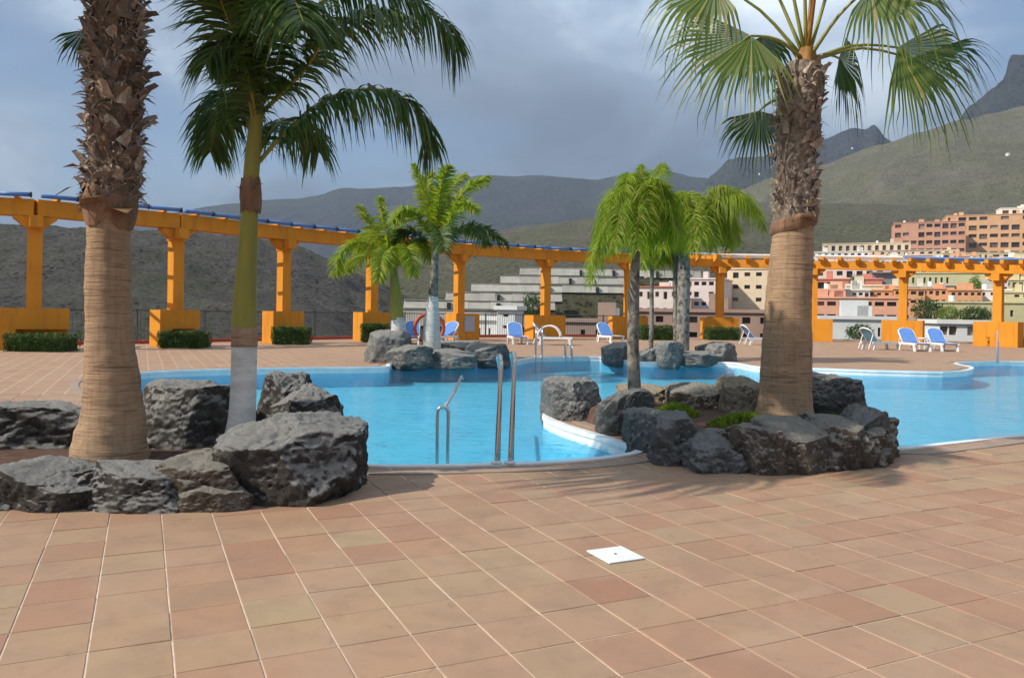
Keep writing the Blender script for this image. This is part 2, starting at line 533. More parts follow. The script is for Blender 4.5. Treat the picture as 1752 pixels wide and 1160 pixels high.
def tilemat(name, src):
    m, t, bs = newmat(name)
    geo = t.n('ShaderNodeNewGeometry')
    pos = geo.outputs['Position']
    if src == 'object':
        rnd = t.n('ShaderNodeObjectInfo').outputs['Random']
    else:
        rnd = geo.outputs['Random Per Island']
    t.link(tile_colours(t, rnd, pos), bs.inputs['Base Color'])
    t.link(t.mapr(t.noise(pos, 5, 4), 0.3, 0.7, 0.5, 0.72), bs.inputs['Roughness'])
    bs.inputs['Specular IOR Level'].default_value = 0.28
    b = t.bump(t.noise(pos, 7, 4, 0.6), 0.25, 0.006)
    t.link(t.bump(t.noise(pos, 160, 3, 0.6), 0.2, 0.002, b), bs.inputs['Normal'])
    return m


M['tile'] = tilemat('clay_tile', 'object')
M['tile_far'] = tilemat('clay_tile_joined', 'island')

m, t, bs = newmat('deck_slab')
geo = t.n('ShaderNodeNewGeometry')
pos = geo.outputs['Position']
ax = t.n('ShaderNodeVectorMath', operation='DOT_PRODUCT')
t.link(pos, ax.inputs[0]); ax.inputs[1].default_value = UB
ay = t.n('ShaderNodeVectorMath', operation='DOT_PRODUCT')
t.link(pos, ay.inputs[0]); ay.inputs[1].default_value = UA
gx = t.math('DIVIDE', t.math('SUBTRACT', ax.outputs['Value'], OB), TB)
gy = t.math('DIVIDE', t.math('SUBTRACT', ay.outputs['Value'], OA), TA)
cc = t.n('ShaderNodeCombineXYZ')
t.link(t.math('FLOOR', gx), cc.inputs[0]); t.link(t.math('FLOOR', gy), cc.inputs[1])
wn = t.n('ShaderNodeTexWhiteNoise', noise_dimensions='2D')
t.link(cc.outputs[0], wn.inputs['Vector'])
fx = t.math('ABSOLUTE', t.math('SUBTRACT', t.math('FRACT', gx), 0.5))
fy = t.math('ABSOLUTE', t.math('SUBTRACT', t.math('FRACT', gy), 0.5))
j = t.math('MAXIMUM', t.math('GREATER_THAN', fx, 0.5 - GR / 2 / TB * 1.15), t.math('GREATER_THAN', fy, 0.5 - GR / 2 / TA * 1.15))
grout = t.ramp(t.noise(pos, 4, 5, 0.6), [(0.3, (0.50, 0.38, 0.29)), (0.55, (0.70, 0.56, 0.44)), (0.74, (0.34, 0.23, 0.17))])
t.link(t.mix(j, tile_colours(t, wn.outputs['Value'], pos), grout), bs.inputs['Base Color'])
bs.inputs['Roughness'].default_value = 0.75
bs.inputs['Specular IOR Level'].default_value = 0.2
M['deck'] = m

# pool finishes
M['basin'] = matte('pool_blue_mosaic', (0.10, 0.50, 0.70), (0.085, 0.46, 0.66), 0.5, 1.2, 0.0)
m, t, bs = newmat('pool_water')
m.node_tree.nodes.remove(bs)
geo = t.n('ShaderNodeNewGeometry')
h = t.math('ADD', t.noise(t.mapping(geo.outputs['Position'], scale=(1, 1.6, 1)), 3.2, 3, 0.55, 0.4), t.math('MULTIPLY', t.noise(geo.outputs['Position'], 0.7, 2), 1.2))
bmp = t.bump(h, 0.4, 0.05)
fr = t.n('ShaderNodeFresnel')
fr.inputs['IOR'].default_value = 1.22
t.link(bmp, fr.inputs['Normal'])
gl = t.n('ShaderNodeBsdfGlossy')
gl.inputs['Roughness'].default_value = 0.06
gl.inputs['Color'].default_value = (0.85, 0.9, 0.92, 1)
t.link(bmp, gl.inputs['Normal'])
tr = t.n('ShaderNodeBsdfTransparent')
tr.inputs['Color'].default_value = (0.94, 0.99, 1.0, 1)
mx = t.n('ShaderNodeMixShader')
t.link(t.math('MULTIPLY', fr.outputs[0], 0.62), mx.inputs[0])
t.link(tr.outputs[0], mx.inputs[1])
t.link(gl.outputs[0], mx.inputs[2])
t.link(mx.outputs[0], m.node_tree.nodes['Material Output'].inputs[0])
M['water'] = m

# ================================================================ SETTING: ground, hills, mountains
g = MB()
g.face([(-6500, -600, -7), (6500, -600, -7), (6500, 5600, -7), (-6500, 5600, -7)])
tag(g.build('ground', M['ground']), kind='structure')


def interp(prof, x):
    if x <= prof[0][0]:
        return prof[0][1]
    for (a, b), (c, d) in zip(prof, prof[1:]):
        if x <= c:
            u = (x - a) / (c - a)
            u = u * u * (3 - 2 * u) * 0.5 + u * 0.5
            return b + (d - b) * u
    return prof[-1][1]


def ridge(name, prof, r0, r1, z0, ex, amp, ns, mat, p0=-900, p1=2700, nu=260, nv=70, crag=0.0):
    mb = MB()
    nb = 14
    for iv in range(nv + nb):
        for iu in range(nu + 1):
            px = p0 + (p1 - p0) * iu / nu
            zc = at(px, interp(prof, px), r1).z
            if iv < nv:
                v = iv / (nv - 1)
                r = r0 + (r1 - r0) * v
                z = z0 + (zc - z0) * v ** ex
                am = amp * (0.25 + 0.75 * v) * min(1, 4 * (1 - v) + 0.25)
            else:
                v = (iv - nv + 1) / nb
                r = r1 + (r1 - r0) * 0.45 * v
                z = zc + (z0 - 10 - zc) * v ** 1.4
                am = amp * 0.25
            x = (px - CX) / F * r
            p = Vector((x, r, 0))
            n_ = noise.fractal(p * ns, 0.9, 2.1, 6)
            rg = 1 - abs(noise.fractal(p * ns * 0.7 + Vector((5, 3, 2)), 1.0, 2.0, 4)) * 1.6
            z += am * (n_ * 0.7 + (rg - 0.6) * 0.95)
            if crag:
                z += crag * noise.fractal(p * ns * 6, 0.7, 2.2, 4) * min(1, v * 2)
            mb.v.append((x, r, z))
    tot = nv + nb
    for iv in range(tot - 1):
        for iu in range(nu):
            a = iv * (nu + 1) + iu
            mb.f.append((a, a + 1, a + nu + 2, a + nu + 1))
            mb.m.append(0)
    return tag(mb.build(name, mat, smooth=True), kind='structure')


ridge('mountain', [(-900, 470), (0, 440), (180, 395), (290, 362), (400, 343), (500, 338), (545, 334), (575, 322), (640, 321), (700, 318), (760, 310), (840, 304), (930, 305), (1010, 312), (1060, 300), (1130, 288), (1200, 300), (1300, 330), (1500, 350), (2700, 380)],
      1900, 3300, -7, 1.0, 60, 0.0016, M['mount'], nu=300, nv=50, crag=5)
ridge('mountain', [(-900, 600), (1000, 560), (1120, 420), (1190, 330), (1215, 298), (1245, 268), (1262, 263), (1300, 270), (1350, 262), (1400, 243), (1430, 226), (1452, 217), (1475, 224), (1492, 215), (1512, 236), (1560, 262), (1700, 300), (2700, 380)],
      1500, 2500, -7, 1.1, 50, 0.002, M['mount'], p0=900, p1=2000, nu=240, nv=50, crag=9)
ridge('mountain', [(1500, 330), (1600, 250), (1660, 178), (1690, 150), (1712, 138), (1722, 100), (1740, 95), (1775, 92), (1830, 110), (1900, 130), (2300, 240)],
      1350, 2000, 120, 1.2, 40, 0.003, M['mount'], p0=1480, p1=2400, nu=200, nv=50, crag=10)
ridge('hill', [(-900, 520), (300, 480), (520, 455), (640, 432), (800, 408), (870, 394), (960, 384), (1040, 372), (1120, 366), (1260, 350), (1500, 350), (2700, 380)],
      95, 900, -7, 1.5, 14, 0.006, M['hill_mid'], nu=280, nv=110, crag=1.2)
ridge('hill', [(700, 600), (980, 470), (1100, 418), (1180, 372), (1250, 330), (1330, 303), (1400, 282), (1500, 247), (1570, 226), (1640, 204), (1700, 190), (1760, 176), (1900, 140), (2300, 80), (2700, 60)],
      110, 1350, -7, 1.95, 26, 0.0035, M['hill_green'], p0=700, p1=2700, nu=300, nv=140, crag=2.0)
ridge('hill', [(-900, 370), (-300, 378), (0, 384), (120, 392), (300, 398), (420, 408), (500, 422), (560, 442), (640, 478), (700, 508), (760, 530), (860, 560), (1000, 600), (2700, 650)],
      62, 240, -7, 1.0, 5, 0.02, M['hill_grey'], p0=-900, p1=1050, nu=320, nv=110, crag=0.9)

# ================================================================ DECK and POOL
POOL = [(-1.45, 7.73), (-0.2, 7.86), (0.7, 8.15), (1.40, 8.75), (1.15, 9.6), (0.72, 10.6), (0.48, 11.6), (0.75, 12.4), (1.6, 12.9), (2.9, 13.0), (4.1, 12.7), (4.9, 11.9), (5.1, 10.9), (4.75, 9.9),
        (4.35, 9.15), (5.3, 9.6), (6.6, 10.3), (9.5, 11.3), (13, 12.2), (18, 14), (22, 18), (23, 23), (21, 27.0), (18.5, 28.6), (15.3, 27.2), (14.3, 24.6), (12.6, 22.6), (10.4, 22.6), (8.8, 23.2), (7.3, 23.5), (6.9, 25.6), (4.5, 25.0), (3.9, 25.6), (3.1, 27.9), (0.9, 26.8), (0.1, 25.0), (-1.6, 23.5), (-3.35, 22.7),
        (-3.4, 21.3), (-5.2, 20.6), (-6.9, 19.8), (-8.1, 18.9), (-8.65, 17.8), (-8.5, 16.4), (-7.6, 14.6), (-5.8, 12.2), (-4.0, 9.9), (-2.6, 8.3)]


def smooth_loop(P, n):
    out = []
    k = len(P)
    for i in range(k):
        a, b, c, d = (Vector((*P[(i + q - 1) % k], 0)) for q in range(4))
        for s in range(n):
            t_ = s / n
            q = 0.5 * ((2 * b) + (c - a) * t_ + (2 * a - 5 * b + 4 * c - d) * t_ * t_ + (3 * b - a - 3 * c + d) * t_ ** 3)
            out.append(q)
    return out


PL = smooth_loop(POOL, 5)


def offset_loop(L, d):
    out = []
    n = len(L)
    for i in range(n):
        t_ = (L[(i + 1) % n] - L[i - 1]).normalized()
        out.append(L[i] + Vector((t_.y, -t_.x, 0)) * d)
    return out


area = sum(PL[i].x * PL[(i + 1) % len(PL)].y - PL[(i + 1) % len(PL)].x * PL[i].y for i in range(len(PL)))
if area < 0:
    PL.reverse()          # counter-clockwise: +d goes outwards


def inside(L, x, y):
    c = False
    n = len(L)
    jn = n - 1
    for i in range(n):
        if (L[i].y > y) != (L[jn].y > y) and x < (L[jn].x - L[i].x) * (y - L[i].y) / (L[jn].y - L[i].y) + L[i].x:
            c = not c
        jn = i
    return c


DECK = [(-45, -9), (45, -9), (50, 49), (36, 52), (27, 55), (18, 55), (9, 53.5), (3, 51.5), (-4, 47.2), (-8.5, 43), (-12.3, 38.2), (-16, 33), (-20, 29), (-30, 20), (-45, 8)]
DZ = -0.0045
outer = [Vector((*p, DZ)) for p in DECK]
hole = [Vector((p.x, p.y, DZ)) for p in offset_loop(PL, 0.08)]
tris = geometry.tessellate_polygon([outer, hole])
allv = outer + hole
mb = MB()
mb.v = [tuple(p) for p in allv]
for tri in tris:
    a, b, c = (allv[i] for i in tri)
    if (b - a).cross(c - a).z < 0:
        tri = tuple(reversed(tri))
    mb.f.append(tuple(tri))
    mb.m.append(0)
k = len(DECK)
base = len(mb.v)
mb.v += [(p[0], p[1], -8) for p in DECK]
for i in range(k):
    mb.f.append((i, base + i, base + (i + 1) % k, (i + 1) % k))
    mb.m.append(0)
deck = tag(mb.build('deck', M['deck']), kind='structure')

# pool basin (floor, walls), coping and water
WZ = -0.13
mb = MB()
FLZ = -0.52
fl = [Vector((p.x, p.y, FLZ)) for p in PL]
mb.v = [tuple(p) for p in fl]
for tri in geometry.tessellate_polygon([fl]):
    a, b, c = (fl[i] for i in tri)
    if (b - a).cross(c - a).z < 0:
        tri = tuple(reversed(tri))
    mb.f.append(tuple(tri)); mb.m.append(0)
n = len(PL)
for (za, zb, mi) in ((FLZ, WZ - 0.03, 0), (WZ - 0.03, 0.002, 1)):
    b0 = len(mb.v)
    mb.v += [(p.x, p.y, za) for p in PL] + [(p.x, p.y, zb) for p in PL]
    for i in range(n):
        i2 = (i + 1) % n
        mb.f.append((b0 + i2, b0 + i, b0 + n + i, b0 + n + i2)); mb.m.append(mi)
basin = tag(mb.build('pool', [M['basin'], M['pool_white']]), kind='structure')


def band(L, d0, d1, z0, z1, mb=None):
    mb = mb or MB()
    A, B = offset_loop(L, d0), offset_loop(L, d1)
    n = len(L)
    b = len(mb.v)
    for z in (z0, z1):
        mb.v += [(p.x, p.y, z) for p in A] + [(p.x, p.y, z) for p in B]
    for i in range(n):
        k2 = (i + 1) % n
        a0, a1, b0, b1 = b + i, b + k2, b + n + i, b + n + k2
        A0, A1, B0, B1 = a0 + 2 * n, a1 + 2 * n, b0 + 2 * n, b1 + 2 * n
        for q in ((A0, B0, B1, A1), (a0, A0, A1, a1), (b0, b1, B1, B0)):
            mb.f.append(q); mb.m.append(0)
    return mb


band(PL, -0.02, 0.085, -0.05, 0.012).build('coping', M['pool_white'], basin)
M['gutter'] = matte('wet_blue_grey_tile', (0.20, 0.27, 0.32), (0.15, 0.19, 0.22), 0.25, 2.0, 0.1)
band(PL, 0.088, 0.27, -0.05, -0.012).build('gutter', M['gutter'], basin)
band(PL, 0.273, 0.42, -0.05, 0.009).build('edge_stone', matte('edge_stone', (0.36, 0.27, 0.21), (0.27, 0.21, 0.17), 0.7, 2.0, 0.2), basin)
mb = MB()
wl = [Vector((p.x, p.y, WZ)) for p in offset_loop(PL, -0.001)]
mb.v = [tuple(p) for p in wl]
for tri in geometry.tessellate_polygon([wl]):
    a, b, c = (wl[i] for i in tri)
    if (b - a).cross(c - a).z < 0:
        tri = tuple(reversed(tri))
    mb.f.append(tuple(tri)); mb.m.append(0)
tag(mb.build('pool_water', M['water']), kind='structure')

# planter beds
PLANT_L = [(-5.4, 6.2), (-2.6, 6.3), (-1.75, 6.6), (-1.7, 7.0), (-2.2, 7.6), (-3.3, 8.1), (-5.6, 8.2)]
PLANT_R = [(1.62, 9.0), (2.2, 8.2), (3.2, 8.1), (3.9, 8.5), (4.3, 9.4), (4.4, 11.4), (3.6, 12.2), (1.7, 12.3), (1.0, 11.7), (1.2, 10.4)]
ISL_L = [(-4.1, 22.9), (-1.8, 23.4), (-0.2, 24.9), (-0.4, 27), (-3.6, 26.6)]
ISL_R = [(4.4, 25.1), (6.8, 25.7), (7.2, 27.6), (4.2, 28.2), (3.2, 27.9)]


def bed(P, zt, name='planting_bed', zb=0.0):
    L = smooth_loop(P, 5)
    cx = sum(p.x for p in L) / len(L)
    cy = sum(p.y for p in L) / len(L)
    mb = MB()
    rings = [(1.0, zb), (0.94, zt * 0.8), (0.7, zt), (0.4, zt * 1.1)]
    nL = len(L)
    for (s, z) in rings:
        for p in L:
            x, y = cx + (p.x - cx) * s, cy + (p.y - cy) * s
            mb.v.append((x, y, z + (0.04 * fbm((x, y, 0), 4, 2.0) if z > zb else 0)))
    mb.v.append((cx, cy, zt * 1.1))
    for i in range(len(rings) - 1):
        for k_ in range(nL):
            a, b = i * nL + k_, i * nL + (k_ + 1) % nL
            mb.f.append((a, b, b + nL, a + nL)); mb.m.append(0)
    for k_ in range(nL):
        mb.f.append(((len(rings) - 1) * nL + k_, (len(rings) - 1) * nL + (k_ + 1) % nL, len(mb.v) - 1)); mb.m.append(0)
    return tag(mb.build(name, M['soil'], smooth=True), kind='structure')


bed(PLANT_L, 0.2)
bed(PLANT_R, 0.26)
bed(ISL_L, 0.2)
bed(ISL_R, 0.2)

# individual clay tiles of the near deck
TH = 0.014


def tile_mesh(mb, c, hx, hy, z0, z1, ch=0.002):
    b = len(mb.v)
    for (sx, zz_) in ((0, z0), (0, z1 - ch), (ch, z1)):
        for (a, bb) in ((-1, -1), (1, -1), (1, 1), (-1, 1)):
            p = c + UB * (a * (hx - sx)) + UA * (bb * (hy - sx))
            mb.v.append((p.x, p.y, zz_))
    for lvl in (0, 4):
        for i in range(4):
            mb.f.append((b + lvl + i, b + lvl + (i + 1) % 4, b + lvl + 4 + (i + 1) % 4, b + lvl + 4 + i)); mb.m.append(0)
    mb.f.append((b + 8, b + 9, b + 10, b + 11)); mb.m.append(0)


rng = random.Random(7)
tb = MB()
tile_mesh(tb, Vector((0, 0, 0)), TB / 2 - GR / 2, TA / 2 - GR / 2, -TH, 0.0)
tile_me = tb.mesh('tile', M['tile'])
PLO = offset_loop(PL, 0.34)
LLoop, RLoop = smooth_loop(PLANT_L, 4), smooth_loop(PLANT_R, 4)
drain_c = gp(1053, 950)
cand = []
for ia in range(-12, 46):
    for ib in range(-34, 40):
        c = UB * (OB + (ib + 0.5) * TB) + UA * (OA + (ia + 0.5) * TA)
        if c.y < 2.75 or c.y > 13.5 or abs(c.x) > c.y * 0.66 + 0.35:
            continue
        if any(inside(PLO, *(c + UB * a * TB * 0.5 + UA * b * TA * 0.5).xy) for a in (-1, 0, 1) for b in (-1, 0, 1)):
            continue
        if inside(LLoop, c.x, c.y) or inside(RLoop, c.x, c.y):
            continue
        cand.append((c.length, ia, ib, c))
cand.sort(key=lambda q: q[0])
drain = min(cand, key=lambda q: (q[3] - drain_c).length)
joined = MB()
for i, (d, ia, ib, c) in enumerate(cand):
    dz = rng.uniform(-0.0018, 0.0018)
    if i < 300:
        o = link('tile', tile_me, deck, (c.x, c.y, dz))
        o.rotation_euler = (rng.uniform(-.003, .003), rng.uniform(-.003, .003), rng.uniform(-.004, .004))
    else:
        tile_mesh(joined, c, TB / 2 - GR / 2, TA / 2 - GR / 2, -TH, dz)
tag(joined.build('tile', M['tile_far'], deck), kind='stuff')
# the white cover plate set in place of one tile
c = drain_c
cov = empty('drain_cover', (c.x, c.y, 0), 'square white plastic inspection cover lying on the paving', 'drain cover')
mb = MB()
tile_mesh(mb, Vector((0, 0, 0)), 0.128, 0.135, 0.0022, 0.010)
mb.build('plate', M['white'], cov)
mb = MB()
mb.tube([(0, 0, 0.006), (0, 0, 0.0125)], 0.009, 14)
mb.build('lifting_hole', M['black'], cov)


# ================================================================ ROCKS
def rock(label, px0, px1, pyt, pyb, Y, mat, seed, depth=None, boxy=0.30, cuts=9, sub=5, rough=0.08, tilt=0.0, group=None, sink=0.12):
    import bmesh
    rr = random.Random(seed)
    a, b = at(px0, pyt, Y), at(px1, pyb, Y)
    cx, cz = (a.x + b.x) / 2, (a.z + b.z) / 2
    hx, hz = abs(b.x - a.x) / 2, abs(a.z - b.z) / 2
    zb = min(cz - hz, 0.15)
    zt = cz + hz
    zb -= max(sink, 0.28 * (zt - zb))
    wx = (px1 - px0) * 0.075 / F * Y
    hz, cz = (zt - zb) / 2, (zt + zb) / 2
    hx += wx
    hy = depth * 0.58 if depth else max(0.22, hx * 0.8)
    bm = bmesh.new()
    bmesh.ops.create_icosphere(bm, subdivisions=sub + 1, radius=1.0)
    pl = []
    for _ in range(cuts):
        if rr.random() < 0.7:
            nrm = Vector((rr.uniform(-1, 1), rr.uniform(-1.2, 0.5), rr.uniform(-0.15, 0.35))).normalized()
            pl.append((nrm, rr.uniform(0.80, 1.08)))
        else:
            nrm = Vector((rr.uniform(-0.5, 0.5), rr.uniform(-0.5, 0.4), 1)).normalized()
            pl.append((nrm, rr.uniform(0.84, 1.02)))
    off = Vector((rr.uniform(0, 50), rr.uniform(0, 50), rr.uniform(0, 50)))
    pts = []
    for v in bm.verts:
        d = v.co.normalized()
        e = 2.0 / boxy
        s = (abs(d.x) ** e + abs(d.y) ** e + abs(d.z) ** e) ** (-1 / e)
        p = d * s
        for nrm, o_ in pl:
            q = p.dot(nrm) - o_
            if q > 0:
                p = p - nrm * q
        nn = noise.fractal(p * 1.3 + off, 0.9, 2.1, 6)
        rg = abs(noise.fractal(p * 2.2 + off, 1.0, 2.0, 4))
        p = p * (1 + rough * nn * 1.1 - rough * 0.9 * max(0, 0.22 - rg))
        p = p * (1 + rough * 0.42 * noise.fractal(p * 6 + off, 0.75, 2.2, 6))
        cr = abs(noise.noise(p * 3.1 + off * 1.7))
        p = p * (1 - 0.05 * max(0.0, 1 - cr / 0.05))
        pts.append(p)
    mnx, mxx = min(p.x for p in pts), max(p.x for p in pts)
    mnz, mxz = min(p.z for p in pts), max(p.z for p in pts)
    for v, p in zip(bm.verts, pts):
        x = ((p.x - mnx) / (mxx - mnx) * 2 - 1) * hx
        z = ((p.z - mnz) / (mxz - mnz) * 2 - 1) * hz
        v.co = (x, p.y * hy, z + tilt * x)
    me = bpy.data.meshes.new('boulder')
    bm.to_mesh(me)
    bm.free()
    me.materials.append(M[mat])
    me.polygons.foreach_set('use_smooth', [True] * len(me.polygons))
    o = link('boulder', me, None, (cx, Y, cz))
    return tag(o, label, 'boulder', group)


GL = 'volcanic boulders edging the left palm bed'
rock('dark low boulder at the left picture edge, front of the left palm bed', -70, 62, 792, 890, 6.12, 'rock_dark', 1, 0.6, group=GL)
rock('low dark boulder with pale vein, front left of the thick palm', 18, 190, 782, 887, 6.12, 'rock_dark', 2, 0.62, boxy=0.36, group=GL)
rock('wide low dark boulder directly in front of the thick left palm', 150, 345, 781, 882, 6.15, 'rock_dark', 3, 0.62, boxy=0.3, sub=5, group=GL)
rock('brown rough boulder between the wide low rock and the biggest boulder', 270, 425, 768, 872, 6.3, 'rock_brown', 4, 0.7, group=GL)
rock('small tan rock lying at the foot of the biggest left boulder', 322, 425, 826, 874, 6.0, 'rock_brown', 5, 0.3, boxy=0.3, group=GL)
rock('largest dark boulder, right front corner of the left palm bed', 404, 606, 703, 864, 6.6, 'rock_dark', 6, 0.95, boxy=0.3, sub=5, cuts=9, rough=0.075, group=GL)
rock('long flat-topped boulder behind the thick palm at the left picture edge', -120, 142, 682, 800, 7.55, 'rock_dark', 7, 1.1, boxy=0.3, sub=5, group=GL)
rock('rounded leaning boulder between the two left palm trunks', 243, 402, 650, 775, 7.65, 'rock_dark', 8, 0.8, sub=5, group=GL)
rock('upright pointed boulder right of the whitewashed palm trunk', 440, 530, 636, 740, 8.1, 'rock_dark', 9, 0.6, boxy=0.3, group=GL)
rock('dark wedge boulder overhanging the pool, top right of the left bed', 470, 578, 656, 730, 7.75, 'rock_dark', 10, 0.6, boxy=0.4, group=GL)


def planter_wall(label, path, mat, seed, h0=0.3, th=0.34):
    """mortared rubble between the boulders: an uneven ribbon of stone"""
    NP = 300
    P = bez([Vector((*p, 0)) for p in path], NP)
    mb = MB()
    prof = [(-0.5, 0.0), (-0.52, 0.35), (-0.44, 0.75), (-0.25, 0.98), (0.1, 1.02), (0.4, 0.95), (0.5, 0.5), (0.5, 0.0)]
    sub_ = []
    for (a, b) in zip(prof, prof[1:]):
        for k_ in range(9):
            sub_.append((a[0] + (b[0] - a[0]) * k_ / 9, a[1] + (b[1] - a[1]) * k_ / 9))
    sub_.append(prof[-1])
    m_ = len(sub_)
    for i, p in enumerate(P):
        t_ = (P[min(i + 1, NP - 1)] - P[max(i - 1, 0)]).normalized()
        nn = Vector((-t_.y, t_.x, 0))
        hh = h0 * (1 + 0.35 * noise.noise(p * 2.3 + Vector((seed, 0, 0))))
        for (u, v_) in sub_:
            q = p + nn * (u * th) + Vector((0, 0, v_ * hh))
            d = noise.fractal(q * 7 + Vector((0, 0, seed)), 0.7, 2.1, 7) * 0.05
            f1 = noise.voronoi(q * 4.2 + Vector((seed, 0, 0)))[0]
            c_ = min(0.06, (f1[1] - f1[0]) * 0.16)
            mb.v.append(tuple(q + nn * -(d + c_) + Vector((0, 0, d * 0.6 if v_ > 0.3 else -0.02))))
    for i in range(NP - 1):
        for k_ in range(m_ - 1):
            a = i * m_ + k_
            mb.f.append((a, a + m_, a + m_ + 1, a + 1)); mb.m.append(0)
    o = mb.build('planter_wall', M[mat], smooth=True)
    return tag(o, label, 'rock wall')


planter_wall('low mortared lava rubble between the front boulders of the left bed', [(-5.2, 6.12), (-4.2, 6.1), (-3.2, 6.12), (-2.4, 6.22), (-1.8, 6.4)], 'rock_dark', 2, 0.24, 0.34)
planter_wall('low mortared lava rubble between the front boulders of the right bed', [(1.62, 9.1), (1.72, 8.8), (1.85, 8.5), (2.2, 8.05), (2.75, 7.95), (3.3, 8.0), (3.75, 8.3), (4.15, 9.0)], 'rock_brown', 5, 0.34, 0.34)
GRR = 'boulders ringing the right palm bed'
rock('pale grey rounded boulder jutting into the pool, leftmost of right bed', 931, 1022, 644, 722, 11.7, 'rock_grey', 11, 1.1, boxy=0.36, group=GRR)
rock('smooth dark domed boulder beside the pale grey one, right bed', 1024, 1112, 662, 765, 10.2, 'rock_slate', 12, 0.7, boxy=0.36, cuts=4, rough=0.05, group=GRR)
rock('dark jagged boulder above the white pool wall, right bed', 1078, 1165, 698, 795, 9.0, 'rock_slate', 13, 0.9, group=GRR)
rock('smooth slate-grey block in front of the thin tree, right bed', 1112, 1205, 704, 805, 8.35, 'rock_slate', 14, 0.8, boxy=0.36, cuts=5, group=GRR)
rock('rough pale crusted boulder at the front tip of the right bed', 1168, 1258, 732, 820, 7.95, 'rock_grey', 15, 0.7, rough=0.14, group=GRR)
rock('split brown boulder left of the broad brown block, right bed', 1243, 1325, 722, 815, 7.9, 'rock_brown', 16, 0.7, group=GRR)
rock('broad smooth brown block at the front of the right bed', 1300, 1404, 714, 812, 7.95, 'rock_brown', 17, 0.7, boxy=0.3, cuts=4, rough=0.05, group=GRR)
rock('brown boulder with pale cap right of the smooth brown block', 1384, 1466, 710, 803, 8.15, 'rock_brown', 18, 0.7, group=GRR)
rock('tall angular grey slab, rightmost of the right bed', 1440, 1516, 690, 798, 8.5, 'rock_slate', 19, 0.6, boxy=0.3, cuts=9, sub=5, group=GRR)
rock('pointed dark boulder with tan face behind the ground cover', 1148, 1224, 653, 720, 10.7, 'rock_brown', 20, 0.7, boxy=0.4, group=GRR)
rock('low tan rock at the foot of the thin tree trunk', 1062, 1158, 656, 712, 11.4, 'rock_tan', 21, 0.8, group=GRR)
rock('angular tan boulder just left of the thick right palm', 1236, 1318, 642, 722, 10.3, 'rock_tan', 22, 0.8, boxy=0.42, group=GRR)
rock('big two-tone boulder behind the right palm trunk on its right', 1378, 1476, 637, 730, 10.0, 'rock_slate', 23, 0.9, group=GRR)
rock('low tan rock on the pool side behind the thick right palm', 1285, 1395, 655, 725, 11.2, 'rock_tan', 24, 0.8, group=GRR)
GI = 'rocks of the far pool islands'
rock('slanted grey rock at the left end of the left pool island', 628, 700, 563, 622, 23.6, 'rock_grey', 31, 1.4, sub=4, boxy=0.5, group=GI)
rock('dark bluish boulder at the water below the slanting green palm', 664, 738, 588, 625, 23.0, 'rock_slate', 32, 1.2, sub=4, boxy=0.5, group=GI)
rock('speckled grey block right of the pale-footed palm at the water', 738, 812, 596, 625, 23.3, 'rock_grey', 33, 1.2, boxy=0.4, sub=4, group=GI)
rock('dark rounded boulder at the right end of the left pool island', 800, 872, 586, 622, 24.6, 'rock_slate', 34, 1.4, sub=4, boxy=0.5, group=GI)
rock('flat stone behind the pale-footed palm on the left pool island', 745, 840, 582, 610, 26.2, 'rock_grey', 35, 1.3, boxy=0.4, sub=4, group=GI)
rock('grey rock in front of the pool lounger on the right pool island', 1032, 1082, 584, 620, 27.0, 'rock_grey', 36, 1.2, sub=4, boxy=0.5, group=GI)
rock('upright grey boulder left of the twin grey trunks', 1122, 1166, 582, 622, 25.3, 'rock_grey', 37, 1.0, sub=4, boxy=0.5, group=GI)
rock('small rock under the thinnest trunk of the right pool island', 1092, 1130, 594, 622, 25.6, 'rock_slate', 38, 1.0, sub=4, boxy=0.5, group=GI)
rock('dark low rock at the water in front of the twin trunks', 1158, 1222, 600, 622, 25.4, 'rock_slate', 39, 1.0, sub=4, boxy=0.5, group=GI)
rock('squared grey rock at the right end of the right pool island', 1196, 1258, 584, 618, 26.4, 'rock_grey', 40, 1.2, boxy=0.4, sub=4, group=GI)


# ================================================================ PALMS
def px_tube(rows, Y, n=40, steps=60, ovality=None, amp=0.03, freq=3.0, base=None, seed=0):
    """a trunk through picture rows (centre px, py, width px) standing at depth Y; coordinates relative to base"""
    P = [at(x, y, Y) for x, y, _ in rows]
    rad = [wd / 2 / F * Y * math.cos(math.atan((x - CX) / F)) for x, _, wd in rows]
    pts = bez(P, steps)
    rr = [q.x for q in bez([Vector((r, 0, 0)) for r in rad], steps)]
    base = base or P[0]
    pts = [p - base for p in pts]
    mb = MB()
    mb.tube(pts, rr, n, True, lambda p, a, i: 1 + amp * noise.fractal(Vector((math.cos(a) * freq * 0.5, math.sin(a) * freq * 0.5 + seed, p.z * freq)), 0.9, 2, 4))
    return mb, pts, rr, base


